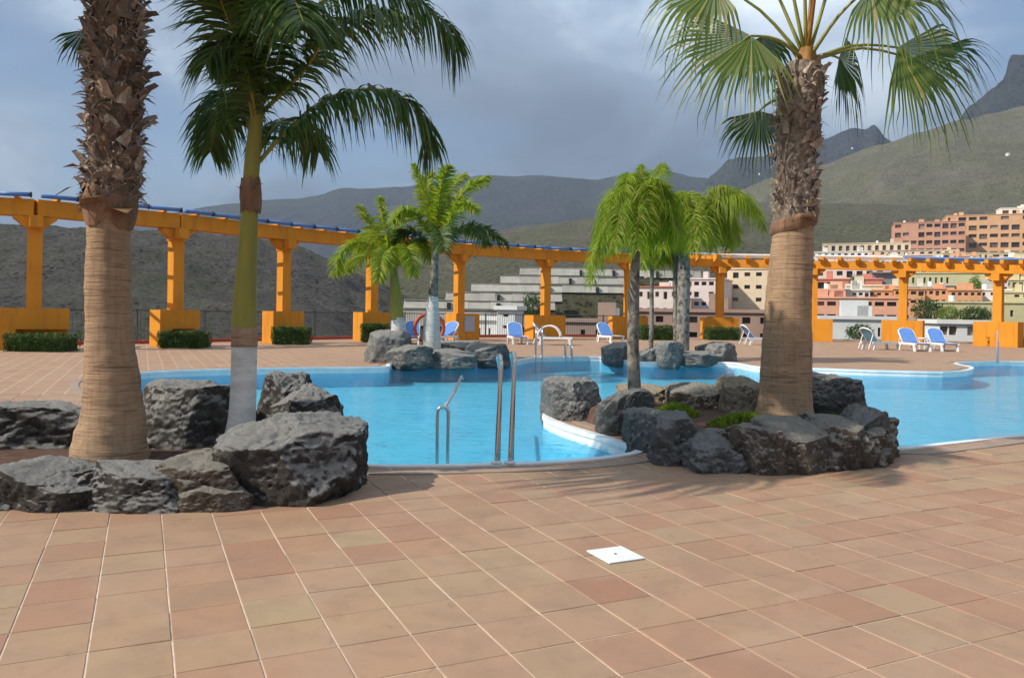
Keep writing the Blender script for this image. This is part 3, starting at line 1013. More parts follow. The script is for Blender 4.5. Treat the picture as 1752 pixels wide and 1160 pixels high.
def fan_leaf(name, root, elbow, tip_dir, size, parent, mat, seed, nseg=42, droop=0.35, pet_mat='petiole', spread=125, up=Vector((0, 0, 1)), wid=0.02):
    """fan palm leaf: stalk from root to elbow, blade opening along tip_dir"""
    rr = random.Random(seed)
    root, elbow = Vector(root), Vector(elbow)
    D = Vector(tip_dir).normalized()
    S = D.cross(up)
    if S.length < 0.05:
        S = D.cross(Vector((0, 1, 0)))
    S.normalize()
    Nn = S.cross(D).normalized()
    mb = MB()
    sp = R(spread)
    da = 2 * sp / nseg
    for i in range(nseg):
        a = -sp + (i + 0.5) * da
        L = size * (0.62 + 0.38 * math.cos(a * 0.62)) * rr.uniform(0.9, 1.05)
        split = 0.56 + 0.08 * rr.random()
        pts, wv, ws = [], [], []
        fold = Nn * (0.10 * abs(a) / sp)
        dirv = (D * math.cos(a) + S * math.sin(a) + fold).normalized()
        side = (-D * math.sin(a) + S * math.cos(a)).normalized()
        dr = droop * rr.uniform(0.7, 1.5)
        for s in (0.03, 0.2, 0.38, split, 0.70, 0.82, 0.92, 1.0):
            p = elbow + dirv * (L * s)
            p -= Nn * (L * 0.10 * s * s)
            if s > split - 0.01:
                k_ = (s - split) / (1 - split)
                p += Vector((0, 0, -1)) * (L * dr * k_ * k_)
                p += side * (L * 0.03 * k_ * rr.uniform(-1, 1))
            else:
                p += Vector((0, 0, -1)) * (L * 0.12 * droop * s * s)
            wfull = L * s * math.tan(da / 2) * 1.04
            if s > split + 0.001:
                wfull = L * split * math.tan(da / 2) * 1.04 * max(0.04, (1 - (s - split) / (1 - split)) ** 0.8)
            pts.append(p)
            ws.append(wfull)
            tw = 0.45 if i % 2 else -0.45
            wv.append((side + Nn * tw).normalized() if s < split + 0.01 else (side + Nn * rr.uniform(-0.6, 0.6)).normalized())
        mb.strip(pts, wv, ws)
    o = mb.build(name, M[mat], parent)
    ps = MB()
    mid = (root + elbow) / 2 + Vector((0, 0, 0.10 * (elbow - root).length))
    pp = bez([root, mid, elbow, elbow + D * size * 0.12], 10)
    ps.tube(pp, [0.026, 0.023, 0.02, 0.018, 0.016, 0.014, 0.013, 0.012, 0.009, 0.004], 6)
    ps.build('stalk', M[pet_mat], o, smooth=True)
    return o


def boots(trunk, pts, rr, z0, z1, count, seed, scale=1.0, dark=0.4):
    """old leaf bases standing off the trunk; four shared meshes"""
    rg = random.Random(seed)
    meshes = []
    for q in range(5):
        mb = MB()
        L = (0.085 + 0.05 * q / 4) * scale
        ww = (0.034 + 0.010 * q) * scale
        rows = []
        for s in (0, 0.3, 0.6, 0.85, 1.0):
            wv = ww * (1 - 0.75 * s) + 0.008
            out = 0.02 + L * 0.42 * s ** 1.6 * (0.25 + 0.28 * q)
            z = L * s
            j1 = rg.uniform(-0.008, 0.008)
            rows.append([(-wv + j1, out - 0.012, z), (0, out + 0.014, z + j1), (wv + j1, out - 0.012, z), (0, out - 0.016, z)])
        for row in rows:
            mb.v += row
        for i in range(len(rows) - 1):
            for k_ in range(4):
                a, b = i * 4 + k_, i * 4 + (k_ + 1) % 4
                mb.f.append((a, b, b + 4, a + 4)); mb.m.append(0)
        e = (len(rows) - 1) * 4
        mb.f.append((e, e + 1, e + 2, e + 3)); mb.m.append(0)
        meshes.append((mb.mesh('leaf_base', M['boot']), mb.mesh('leaf_base', M['boot_dark'])))
    lo = min(p.z for p in pts)
    for i in range(count):
        z = z0 + (z1 - z0) * (i + rg.random() * 0.6) / count
        a = i * 2.39996 + rg.uniform(-0.7, 0.7)
        z += rg.uniform(-0.08, 0.08)
        k_ = min(range(len(pts)), key=lambda q: abs(pts[q].z - z))
        p, r = pts[k_], rr[k_]
        me = meshes[rg.randrange(5)][1 if rg.random() < dark else 0]
        o = link('leaf_base', me, trunk, (p.x + math.cos(a) * r * 0.92, p.y + math.sin(a) * r * 0.92, z))
        o.rotation_euler = (rg.uniform(-0.55, 0.2), rg.uniform(-0.8, 0.8), a - math.pi / 2)
        s = rg.choice((0.5, 0.7, 0.9, 1.1, 1.4))
        o.scale = (s * rg.uniform(0.7, 1.3), s, s * rg.uniform(0.8, 1.4))


def strands(trunk, pts, rr, z0, z1, count, seed, mat):
    """loose fibres and splinters standing off the old trunk"""
    rg = random.Random(seed)
    mb = MB()
    for i in range(count):
        z = rg.uniform(z0, z1)
        k_ = min(range(len(pts)), key=lambda q: abs(pts[q].z - z))
        a = rg.uniform(0, 6.283)
        rad = Vector((math.cos(a), math.sin(a), 0))
        p = Vector((pts[k_].x, pts[k_].y, z)) + rad * rr[k_] * 0.95
        d = (rad * rg.uniform(0.3, 1.0) + Vector((0, 0, rg.uniform(-0.6, 1.0))) + Vector((rg.uniform(-.4, .4), rg.uniform(-.4, .4), 0))).normalized()
        L = rg.choice((0.04, 0.06, 0.09, 0.14))
        sd_ = d.cross(Vector((rg.uniform(-1, 1), rg.uniform(-1, 1), rg.uniform(-1, 1)))).normalized()
        w_ = rg.uniform(0.004, 0.014)
        mb.strip([p, p + d * L * 0.5, p + d * L + Vector((0, 0, -L * 0.2))], [sd_] * 3, [w_, w_ * 0.8, 0.001])
    return tag(mb.build('fibre', M[mat], trunk), kind='stuff')


def collar(name, p, r, h, parent, seed, mat='sheath', flare=0.3, tilt=0.0):
    """torn sheath wrapped round the trunk, with an uneven rim"""
    rg = random.Random(seed)
    mb = MB()
    n_, m_ = 44, 9
    for i in range(m_):
        s = i / (m_ - 1)
        for k_ in range(n_):
            a = 2 * math.pi * k_ / n_
            nn = noise.fractal(Vector((math.cos(a) * 1.4 + seed, math.sin(a) * 1.4, s * 1.5)), 1, 2, 3)
            rad = r * (1.02 + flare * math.sin(math.pi * s) ** 0.8 * 0.6 + 0.18 * nn * (0.3 + s))
            z = h * (s - 0.5) * (1 + 0.45 * noise.noise(Vector((math.cos(a) * 1.7, math.sin(a) * 1.7, seed * 3.1)))) + tilt * math.cos(a) * r
            mb.v.append((p.x + rad * math.cos(a), p.y + rad * math.sin(a), p.z + z))
    for i in range(m_ - 1):
        for k_ in range(n_):
            a, b = i * n_ + k_, i * n_ + (k_ + 1) % n_
            mb.f.append((a, b, b + n_, a + n_)); mb.m.append(0)
    return mb.build(name, M[mat], parent, smooth=True)


def flap(parent, p, direction, L, wdt, seed, mat='sheath'):
    rg = random.Random(seed)
    D = Vector(direction).normalized()
    S = D.cross(Vector((0, 0, 1))).normalized()
    mb = MB()
    pts = [p + D * L * s + Vector((0, 0, -L * 0.5 * s * s)) for s in (0, 0.3, 0.6, 1.0)]
    mb.strip(pts, [(S + Vector((0, 0, rg.uniform(-.4, .4)))).normalized() for _ in pts], [wdt, wdt * 0.9, wdt * 0.6, wdt * 0.08])
    return mb.build('torn_sheath', M[mat], parent)


# --- thick fan palm, left
Y1 = 6.75
rows = [(188, 835, 175), (188, 795, 148), (190, 750, 128), (193, 710, 112), (191, 640, 97), (186, 560, 84), (185, 470, 81), (186, 400, 76), (188, 360, 84), (193, 300, 92), (196, 200, 92), (197, 100, 91), (197, 0, 86), (200, -60, 84), (202, -120, 80), (203, -165, 62)]
mb, pts, rr_, b1 = px_tube(rows, Y1, 44, 150, amp=0.05, freq=3.0, seed=1)
palm = empty('fan_palm', b1, 'thick fan palm with shaggy upper trunk in the left rock bed', 'palm tree')
cut = at(190, 372, Y1).z - b1.z
lo = MB()
kk = max(i for i, p in enumerate(pts) if p.z < cut)
jit = lambda p, a, i: 1 + 0.04 * noise.fractal(Vector((math.cos(a) * 1.2, math.sin(a) * 1.2, p.z * 4)), 0.9, 2, 4) + 0.012 * math.sin(p.z * 42 + 2 * noise.noise(Vector((math.cos(a), math.sin(a), p.z * 3))))
lo.tube(pts[:kk + 1], rr_[:kk + 1], 48, True, jit)
lo.build('trunk', M['trunk'], palm, smooth=True)
hi = MB()
jit2 = lambda p, a, i: 0.95 + 0.20 * noise.fractal(Vector((math.cos(a) * 2.2, math.sin(a) * 2.2, p.z * 7)), 0.8, 2.1, 5)
hi.tube(bez(pts[kk - 1:], 260), [q.x for q in bez([Vector((r, 0, 0)) for r in rr_[kk - 1:]], 260)], 64, True, jit2)
up_tr = hi.build('upper_trunk', M['fibre'], palm, smooth=True)
boots(up_tr, pts, rr_, cut + 0.1, at(200, -25, Y1).z - b1.z, 290, 11, 0.72, 0.6)
strands(up_tr, pts, rr_, cut + 0.05, at(200, -25, Y1).z - b1.z, 1500, 31, 'boot')
cp = pts[kk]
collar('sheath_collar', cp + Vector((0, 0, 0.10)), rr_[kk] * 1.02, 0.34, palm, 3, flare=0.32)
flap(palm, cp + Vector((-0.15, -0.05, 0.28)), (-1, -0.2, 0.1), 0.26, 0.09, 1)
flap(palm, cp + Vector((-0.13, -0.12, 0.40)), (-0.8, -0.5, 0.5), 0.20, 0.05, 2)
flap(palm, cp + Vector((0.14, -0.12, 0.05)), (0.6, -0.7, 0.35), 0.24, 0.12, 3)
flap(palm, cp + Vector((-0.02, -0.2, 0.10)), (-0.1, -0.6, 0.5), 0.18, 0.13, 4)
flap(palm, cp + Vector((0.16, 0, 0.38)), (1, -0.1, 0.05), 0.16, 0.02, 5, 'boot_dark')
top = pts[-1]
rg = random.Random(5)
for i in range(11):
    if i < 5:      # outer leaves reaching towards the viewer, above the picture
        a = R(-185 + 17 * i + rg.uniform(-5, 5))
        el = rg.uniform(-0.05, 0.25)
        ln = rg.uniform(1.0, 1.35)
    else:
        a = R(-60 + 42 * (i - 5))
        el = rg.uniform(0.65, 1.1)
        ln = rg.uniform(0.7, 0.9)
    d = Vector((math.cos(a) * math.cos(el), math.sin(a) * math.cos(el), math.sin(el)))
    e = top + d * ln + Vector((0, 0, 0.08))
    fan_leaf('frond', top + Vector((0, 0, -0.05)), e, d + Vector((0, 0, -0.3)), rg.uniform(1.1, 1.4), palm, 'fan', 100 + i, nseg=30)
r0 = at(180, 40, Y1 + 0.1) - b1
e0 = at(146, 52, Y1 + 0.25) - b1
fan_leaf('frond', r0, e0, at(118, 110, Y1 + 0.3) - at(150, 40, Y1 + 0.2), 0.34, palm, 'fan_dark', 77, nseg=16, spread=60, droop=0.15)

# --- feather palm with whitewashed foot, left
Y2 = 7.1
rows = [(404, 815, 74), (406, 778, 62), (411, 740, 52), (415, 700, 47), (417, 640, 45), (418, 590, 45), (418, 575, 45)]
P_all = [(404, 815, 74), (406, 778, 62), (411, 740, 52), (415, 700, 47), (417, 640, 45), (418, 590, 45), (418, 565, 46), (418, 530, 42), (421, 470, 37), (425, 400, 32), (428, 350, 29), (430, 300, 29), (434, 250, 27), (439, 200, 24), (443, 150, 18), (446, 90, 10)]
mb, pts, rr_, b2 = px_tube(P_all, Y2, 32, 120, amp=0.015, freq=2.0, seed=4)
royal = empty('feather_palm', b2, 'slender feather palm with whitewashed foot and green stem, left bed', 'palm tree')
zz0 = at(418, 592, Y2).z - b2.z
zz1 = at(418, 560, Y2).z - b2.z
jit = lambda p, a, i: 1 + 0.012 * noise.fractal(Vector((math.cos(a), math.sin(a), p.z * 5)), 1, 2, 3)


def part_tube(pts, rr_, za, zb, nm, mat, parent, f=1.0, n=32, jit=jit):
    ids = [i for i, p in enumerate(pts) if za - 1e-4 <= p.z <= zb]
    ids = list(range(max(ids[0] - 1, 0), min(ids[-1] + 2, len(pts))))
    mb = MB()
    mb.tube([pts[i] for i in ids], [rr_[i] * f for i in ids], n, True, jit)
    return mb.build(nm, M[mat], parent, smooth=True)


part_tube(pts, rr_, -1, zz0, 'trunk', 'palm_lime', royal)
part_tube(pts, rr_, zz0, zz1, 'trunk_ring', 'trunk', royal, 1.03)
part_tube(pts, rr_, zz1, at(430, 352, Y2).z - b2.z, 'green_stem', 'palm_green', royal)
part_tube(pts, rr_, at(430, 352, Y2).z - b2.z, pts[-1].z, 'crownshaft', 'palm_green', royal, 0.96)
cz = at(429, 335, Y2) - b2
collar('dead_sheath', cz, 0.088, 0.28, royal, 8, 'sheath', flare=0.12)
flap(royal, cz + Vector((0.05, -0.05, 0.02)), (0.45, -0.15, 0.95), 0.2, 0.045, 9)
flap(royal, cz + Vector((-0.05, -0.05, 0.0)), (-0.35, -0.15, 0.95), 0.17, 0.04, 10)


def feather(name, ctrl, parent, mat, seed, L=0.5, n=70, droop=0.8, wdt=0.012, rach=0.02, start=0.12, fwd=0.6, lift=0.1, prof=None, both=True, rmat='palm_green', plume=0.35):
    """feather palm frond: midrib through ctrl points, leaflets down both sides"""
    rg = random.Random(seed)
    C = bez(ctrl, 40)
    mb = MB()
    for side in (-1, 1):
        for i in range(n):
            tt = start + (1 - start) * (i + rg.random() * 0.7) / n
            u = tt * 39
            k_ = min(int(u), 38)
            p = C[k_].lerp(C[k_ + 1], u - k_)
            T = (C[k_ + 1] - C[k_]).normalized()
            S = T.cross(Vector((0, 0, 1)))
            if S.length < 0.1:
                S = T.cross(Vector((0, 1, 0.2)))
            S.normalize()
            U = S.cross(T)
            s_ = (tt - start) / (1 - start)
            ln = L * (prof(s_) if prof else (0.45 + 0.55 * math.sin(math.pi * min(1, 0.25 + s_ * 0.62)))) * rg.uniform(0.75, 1.12)
            ln *= 1.0 if s_ < 0.85 else (1 - (s_ - 0.85) / 0.15 * 0.45)
            f_ = fwd + 0.9 * max(0, s_ - 0.6)
            d = (S * side + T * (f_ + rg.uniform(-0.2, 0.2)) + U * (lift + rg.uniform(-plume, plume))).normalized()
            dr = droop * rg.uniform(0.6, 1.3)
            q, ws, wv = [], [], []
            Wd = (T - d * T.dot(d)).normalized()
            Wd = (Wd + U * rg.uniform(-0.7, 0.7)).normalized()
            for s in (0, 0.22, 0.45, 0.7, 1.0):
                q.append(p + d * (ln * s * (1 - 0.25 * dr * s)) + Vector((0, 0, -1)) * (ln * dr * s * s * 0.75))
                ws.append(wdt * (0.5, 1.0, 0.95, 0.65, 0.05)[len(ws)])
                wv.append(Wd)
            mb.strip(q, wv, ws)
    o = mb.build(name, M[mat], parent)
    rb = MB()
    rb.tube(C, [rach * (1 - 0.85 * i / 39) for i in range(40)], 6)
    rb.build('midrib', M[rmat], o, smooth=True)
    return o


def PB(b, Y, *q):
    return [at(x, y, Y + dy) - b for x, y, dy in q]


fr = [
    (PB(b2, Y2, (442, 215, 0), (420, 110, -.25), (385, 20, -.5), (372, -20, -.75)), 0.62, 80, .75),
    (PB(b2, Y2, (432, 290, .05), (500, 215, .1), (570, 165, .15), (660, 155, .2), (720, 195, .25), (738, 250, .3)), 0.52, 90, 1.15),
    (PB(b2, Y2, (444, 190, 0), (500, 60, .2), (590, -20, .4), (690, -10, .6), (760, 40, .7), (785, 85, .75)), 0.55, 85, 1.0),
    (PB(b2, Y2, (440, 220, 0), (452, 120, -.2), (470, 30, -.55), (500, 0, -.9), (520, 40, -1.15)), 0.62, 80, .85),
    (PB(b2, Y2, (437, 250, 0), (415, 190, .15), (392, 160, .4), (372, 190, .65), (360, 260, .8)), 0.5, 80, 1.0),
    (PB(b2, Y2, (437, 240, 0), (425, 160, -.1), (405, 95, -.2), (378, 75, -.35), (352, 110, -.5)), 0.48, 75, 0.9),
    (PB(b2, Y2, (434, 280, .05), (460, 230, .3), (490, 205, .6), (525, 215, .8), (545, 260, .95)), 0.45, 75, 1.1),
    (PB(b2, Y2, (446, 150, 0), (440, 20, .1), (420, -110, .25), (370, -190, .4), (300, -200, .5)), 0.6, 70, 1.0),
    (PB(b2, Y2, (446, 150, 0), (470, 0, .3), (500, -120, .7), (560, -190, 1.1), (640, -190, 1.5)), 0.6, 70, 1.0),
    (PB(b2, Y2, (446, 140, 0), (450, 0, -.3), (460, -120, -.8), (480, -170, -1.3), (500, -150, -1.7)), 0.6, 70, 1.0),
    (PB(b2, Y2, (446, 140, 0), (420, 40, .4), (370, -60, .8), (300, -90, 1.2), (240, -60, 1.5)), 0.55, 70, 1.0),
    (PB(b2, Y2, (442, 200, 0), (520, 120, -.15), (570, 50, -.3), (640, 20, -.45), (700, 30, -.55)), 0.5, 75, 0.9),
]
for i, (ct, L, n_, dr) in enumerate(fr):
    feather('frond', ct, royal, 'royal', 200 + i, L, int(n_ * 1.6), dr, 0.0135, 0.022)

# --- thick fan palm, right
Y3 = 9.2
rows = [(1342, 760, 120), (1342, 715, 104), (1344, 670, 92), (1346, 600, 87), (1350, 500, 80), (1357, 400, 72), (1361, 345, 70), (1361, 300, 68), (1363, 240, 71), (1368, 180, 77), (1373, 135, 80), (1377, 112, 62)]
mb, pts, rr_, b3 = px_tube(rows, Y3, 44, 120, amp=0.03, seed=9)
palm3 = empty('fan_palm', b3, 'thick fan palm with green fan crown in the right rock bed', 'palm tree')
cut = at(1359, 380, Y3).z - b3.z
kk = max(i for i, p in enumerate(pts) if p.z < cut)
jit = lambda p, a, i: 1 + 0.03 * noise.fractal(Vector((math.cos(a) * 1.2, math.sin(a) * 1.2 + 7, p.z * 4)), 0.9, 2, 4) + 0.010 * math.sin(p.z * 40 + 2 * noise.noise(Vector((math.cos(a), math.sin(a), p.z * 3))))
lo = MB()
lo.tube(pts[:kk + 1], rr_[:kk + 1], 48, True, jit)
lo.build('trunk', M['trunk'], palm3, smooth=True)
hi = MB()
M['fibre_pale'] = matte('weathered_palm_fibre', (0.40, 0.32, 0.25), (0.13, 0.085, 0.06), 0.95, 16, 1.0, 45, 0.04, stretch=(1, 1, 0.6))
jit3 = lambda p, a, i: 0.97 + 0.13 * noise.fractal(Vector((math.cos(a) * 2.2 + 3, math.sin(a) * 2.2, p.z * 6)), 0.8, 2.1, 5)
hi.tube(bez(pts[kk - 1:], 200), [q.x for q in bez([Vector((r, 0, 0)) for r in rr_[kk - 1:]], 200)], 64, True, jit3)
up3 = hi.build('upper_trunk', M['fibre_pale'], palm3, smooth=True)
boots(up3, pts, rr_, cut + 0.1, pts[-1].z - 0.1, 170, 21, 0.7, 0.3)
strands(up3, pts, rr_, cut + 0.1, pts[-1].z - 0.1, 500, 32, 'boot')
cp = pts[kk]
collar('sheath_collar', cp + Vector((0, 0, 0.0)), rr_[kk] * 1.06, 0.17, palm3, 12, flare=0.25, tilt=0.28)
flap(palm3, cp + Vector((-0.1, -0.2, 0.0)), (1, -0.4, 0.45), 0.32, 0.07, 13)
mb = MB()
mb.tube(bez([pts[-6], pts[-1], pts[-1] + Vector((0.02, 0, 0.14)), pts[-1] + Vector((0.03, 0, 0.26))], 12), [0.2, 0.19, 0.17, 0.15, 0.13, 0.12, 0.11, 0.10, 0.085, 0.07, 0.05, 0.02], 20, True, lambda p, a, i: 1 + 0.12 * math.sin(a * 5))
mb.build('crown_heart', M['petiole_brown'], palm3, smooth=True)
H = at(1380, 95, Y3) - b3


def q3(x, y, dy=0.0):
    return at(x, y, Y3 + dy) - b3


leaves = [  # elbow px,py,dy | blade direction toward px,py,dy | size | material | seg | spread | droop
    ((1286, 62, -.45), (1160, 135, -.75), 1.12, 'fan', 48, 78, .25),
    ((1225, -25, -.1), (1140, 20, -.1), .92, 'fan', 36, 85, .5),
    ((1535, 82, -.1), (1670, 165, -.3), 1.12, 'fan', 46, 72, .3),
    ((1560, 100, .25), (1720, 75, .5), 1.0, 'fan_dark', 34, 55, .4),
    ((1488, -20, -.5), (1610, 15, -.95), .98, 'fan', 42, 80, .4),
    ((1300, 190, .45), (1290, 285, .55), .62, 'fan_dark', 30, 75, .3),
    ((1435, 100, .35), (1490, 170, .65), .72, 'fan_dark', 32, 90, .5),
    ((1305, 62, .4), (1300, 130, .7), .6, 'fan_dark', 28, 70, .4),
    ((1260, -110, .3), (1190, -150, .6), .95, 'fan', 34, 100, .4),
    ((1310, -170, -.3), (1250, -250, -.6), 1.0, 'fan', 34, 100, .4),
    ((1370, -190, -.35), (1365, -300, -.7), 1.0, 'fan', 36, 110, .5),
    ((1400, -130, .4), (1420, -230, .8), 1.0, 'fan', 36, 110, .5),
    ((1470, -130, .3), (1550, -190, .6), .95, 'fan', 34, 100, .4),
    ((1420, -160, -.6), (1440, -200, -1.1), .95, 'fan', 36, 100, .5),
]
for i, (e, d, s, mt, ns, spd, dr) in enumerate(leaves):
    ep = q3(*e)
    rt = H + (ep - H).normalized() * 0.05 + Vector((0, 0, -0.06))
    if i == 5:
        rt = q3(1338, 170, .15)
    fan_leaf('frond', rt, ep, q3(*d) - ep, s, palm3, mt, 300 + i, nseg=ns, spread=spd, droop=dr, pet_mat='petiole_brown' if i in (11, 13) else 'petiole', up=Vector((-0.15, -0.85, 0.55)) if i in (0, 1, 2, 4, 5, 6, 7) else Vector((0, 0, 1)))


# --- small feather palms and weeping palms around the far islands
def small_palm(name, label, rows, Y, fronds, mat, seed, parts=None, L=0.5, n=60, wdt=0.02, droop=0.8, group=None, trunk='bark_grey', fwd=0.5, rach=0.03, rmat='palm_green', lift=0.1, start=0.1, plume=0.35):
    mb, pts, rr_, b = px_tube(rows, Y, 20, 50, amp=0.06, freq=3.0, seed=seed)
    e = empty(name, b, label, 'palm tree', group)
    if parts:
        for (ya, yb, nm, mt) in parts:
            za = at(rows[0][0], ya, Y).z - b.z
            zb = at(rows[0][0], yb, Y).z - b.z
            part_tube(pts, rr_, za, zb, nm, mt, e, n=20)
    else:
        mb.build('trunk', M[trunk], e, smooth=True)
    for i, fd in enumerate(fronds):
        mt = mat
        if isinstance(fd[0], str):
            mt, fd = fd[0], fd[1:]
        ct = [at(x, y, Y + dy) - b for x, y, dy in fd]
        feather('frond', ct, e, mt, seed * 50 + i, L, n, droop, wdt, rach, start, fwd, lift, rmat=rmat, plume=plume)
    return e


GF = 'small palms on the far pool islands'
small_palm('feather_palm', 'leaning green-stemmed palm with upright yellow fronds, left pool island', [(686, 605, 30), (684, 580, 28), (680, 545, 24), (677, 505, 19), (674, 470, 15), (672, 450, 10)], 23.6,
           [[(673, 470, 0), (664, 420, 0), (655, 375, -.1), (650, 338, -.1)],
            [(673, 470, 0), (655, 420, .2), (632, 380, .3), (615, 352, .4)],
            [(673, 470, 0), (640, 425, -.2), (605, 415, -.4), (580, 440, -.6), (574, 468, -.7)],
            [(673, 470, 0), (640, 440, .5), (612, 440, .9), (592, 462, 1.2)],
            [(673, 470, 0), (690, 430, -.5), (700, 430, -1.0), (706, 470, -1.3)],
            [(673, 470, 0), (700, 420, .3), (722, 415, .6), (738, 445, .8)],
            [(673, 470, 0), (668, 430, -.7), (655, 440, -1.2), (648, 480, -1.5)],
            [(673, 470, 0), (680, 400, .4), (690, 365, .9), (700, 370, 1.3)],
            [(673, 470, 0), (650, 405, .8), (630, 400, 1.5), (610, 430, 2.0)]],
           'young', 3, parts=[(620, 545, 'trunk', 'palm_lime'), (545, 440, 'green_stem', 'palm_green')], L=0.52, n=150, wdt=0.019, droop=0.5, group=GF, plume=1.0, fwd=0.7)
small_palm('feather_palm', 'pale-footed palm with bushy upright crown, right on the left pool island', [(737, 625, 36), (738, 590, 33), (739, 550, 27), (741, 510, 18), (743, 470, 14), (745, 430, 12), (747, 400, 9)], 23.8,
           [[(746, 420, 0), (740, 370, 0), (722, 320, 0), (708, 282, 0)],
            [(746, 420, 0), (750, 360, -.2), (758, 310, -.4), (768, 285, -.5)],
            [(746, 420, 0), (775, 355, .2), (805, 318, .3), (838, 304, .4)],
            [(746, 420, 0), (775, 370, -.5), (795, 350, -.9), (815, 358, -1.2)],
            [(746, 420, 0), (715, 370, -.3), (690, 360, -.6), (672, 380, -.8)],
            [(746, 420, 0), (745, 365, .6), (748, 330, 1.2), (755, 330, 1.7)],
            [(746, 420, 0), (760, 350, .3), (780, 310, .8), (795, 300, 1.2)],
            [(746, 420, 0), (730, 355, .3), (728, 315, .6), (738, 295, .9)],
            ['young_shaded', (746, 425, 0), (790, 392, -.1), (830, 392, -.2), (868, 420, -.3)],
            ['young_shaded', (746, 425, 0), (710, 398, .1), (685, 400, .2), (668, 420, .3)],
            ['young_shaded', (746, 425, 0), (780, 395, .9), (810, 395, 1.6), (835, 420, 2.1)],
            ['young_shaded', (746, 425, 0), (750, 395, -.9), (755, 400, -1.6), (760, 430, -2.1)]],
           'young', 4, parts=[(640, 505, 'trunk', 'palm_lime'), (505, 398, 'green_stem', 'bark_grey')], L=0.52, n=150, wdt=0.019, droop=0.4, group=GF, plume=1.0, fwd=0.7)


def weep_set(cx, cy, rx, rise, fall, Y, count, seed, tilt=0.0):
    """arching fronds all round (cx,cy): each climbs then hangs"""
    rg = random.Random(seed)
    out = []
    for i in range(count):
        a = i * 2.39996 + rg.uniform(-.2, .2)
        k_ = rg.uniform(0.55, 1.05)
        dx = math.cos(a) * rx * k_
        dy = math.sin(a) * rx * k_ / F * Y
        up = rise * rg.uniform(0.6, 1.1) * (1.25 - 0.5 * k_)
        out.append([(cx, cy, 0), (cx + dx * 0.35, cy - up * 0.8 + tilt * dx * .35, dy * .35), (cx + dx * 0.72, cy - up + fall * 0.12 + tilt * dx * .7, dy * .72), (cx + dx, cy - up * 0.35 + fall * rg.uniform(0.5, 0.9) + tilt * dx, dy)])
    return out


small_palm('weeping_palm', 'small weeping bright green palm on a thin mottled trunk, right bed', [(1086, 690, 24), (1085, 640, 22), (1083, 580, 20), (1084, 520, 20), (1086, 470, 17), (1090, 420, 12), (1094, 370, 8)], 10.6,
           weep_set(1094, 385, 80, 85, 70, 10.6, 26, 5) + [[(1094, 385, 0), (1096, 340, 0), (1098, 305, 0), (1096, 282, 0)], [(1094, 385, 0), (1070, 370, -.1), (1035, 395, -.15), (1005, 460, -.2)], [(1094, 385, 0), (1060, 390, .1), (1025, 420, .15), (1008, 485, .2)], [(1094, 385, 0), (1110, 335, .1), (1128, 300, .2), (1134, 280, .25)]],
           'weep', 5, L=0.33, n=150, wdt=0.0058, droop=1.1, trunk='bark_grey', fwd=0.35, rach=0.010, lift=0.0, plume=0.9)
small_palm('weeping_palm', 'thick grey-trunked palm with wide weeping crown, right pool island', [(1168, 618, 26), (1168, 590, 23), (1169, 540, 22), (1170, 490, 22), (1170, 440, 20), (1172, 410, 14), (1174, 390, 9)], 26.0,
           weep_set(1185, 395, 85, 66, 55, 26.0, 24, 6) + [[(1176, 395, 0), (1215, 345, 0), (1255, 325, 0), (1290, 350, 0), (1308, 392, 0)], [(1176, 395, 0), (1220, 350, -.6), (1265, 335, -1.0), (1300, 365, -1.2)], [(1176, 395, 0), (1210, 350, .6), (1245, 330, 1.2), (1280, 345, 1.6)], [(1176, 395, 0), (1210, 335, -.3), (1240, 320, -.6), (1262, 340, -.9)], [(1176, 395, 0), (1200, 360, .8), (1235, 355, 1.6), (1265, 395, 2.1)]],
           'weep_b', 6, L=0.75, n=160, wdt=0.014, droop=1.15, fwd=0.35, rach=0.025, lift=0.0, group=GF, plume=0.9)
small_palm('weeping_palm', 'slim dark-trunked palm touching the thick grey one, right pool island', [(1157, 616, 10), (1157, 590, 9), (1156, 540, 9), (1156, 490, 9), (1156, 440, 9), (1156, 410, 7)], 26.3,
           weep_set(1152, 400, 48, 50, 45, 26.3, 12, 7), 'weep', 7, L=0.9, n=70, wdt=0.022, droop=1.2, fwd=0.35, rach=0.02, lift=0.0, group=GF)
small_palm('weeping_palm', 'thinnest palm, left of the twin grey trunks on the right pool island', [(1114, 618, 9), (1114, 590, 8), (1115, 540, 8), (1115, 490, 7), (1116, 450, 7), (1116, 420, 5)], 26.6,
           weep_set(1116, 420, 38, 38, 50, 26.6, 11, 8), 'weep', 8, L=0.8, n=60, wdt=0.022, droop=1.2, fwd=0.35, rach=0.02, lift=0.0, group=GF)


# ================================================================ small plants
def leafy(mb, pts_n, seed, size, shape):
    rg = random.Random(seed)
    for _ in range(pts_n):
        p, nrm = shape(rg)
        d = Vector((rg.uniform(-1, 1), rg.uniform(-1, 1), rg.uniform(-1, 1))).normalized()
        u = (nrm * 0.5 + d).normalized()
        s = u.cross(Vector((rg.uniform(-1, 1), rg.uniform(-1, 1), rg.uniform(-1, 1)))).normalized()
        L = size * rg.uniform(0.7, 1.3)
        mb.face([p - s * L * 0.35, p + u * L * 0.5 - s * L * 0.1, p + u * L, p + u * L * 0.5 + s * L * 0.4])


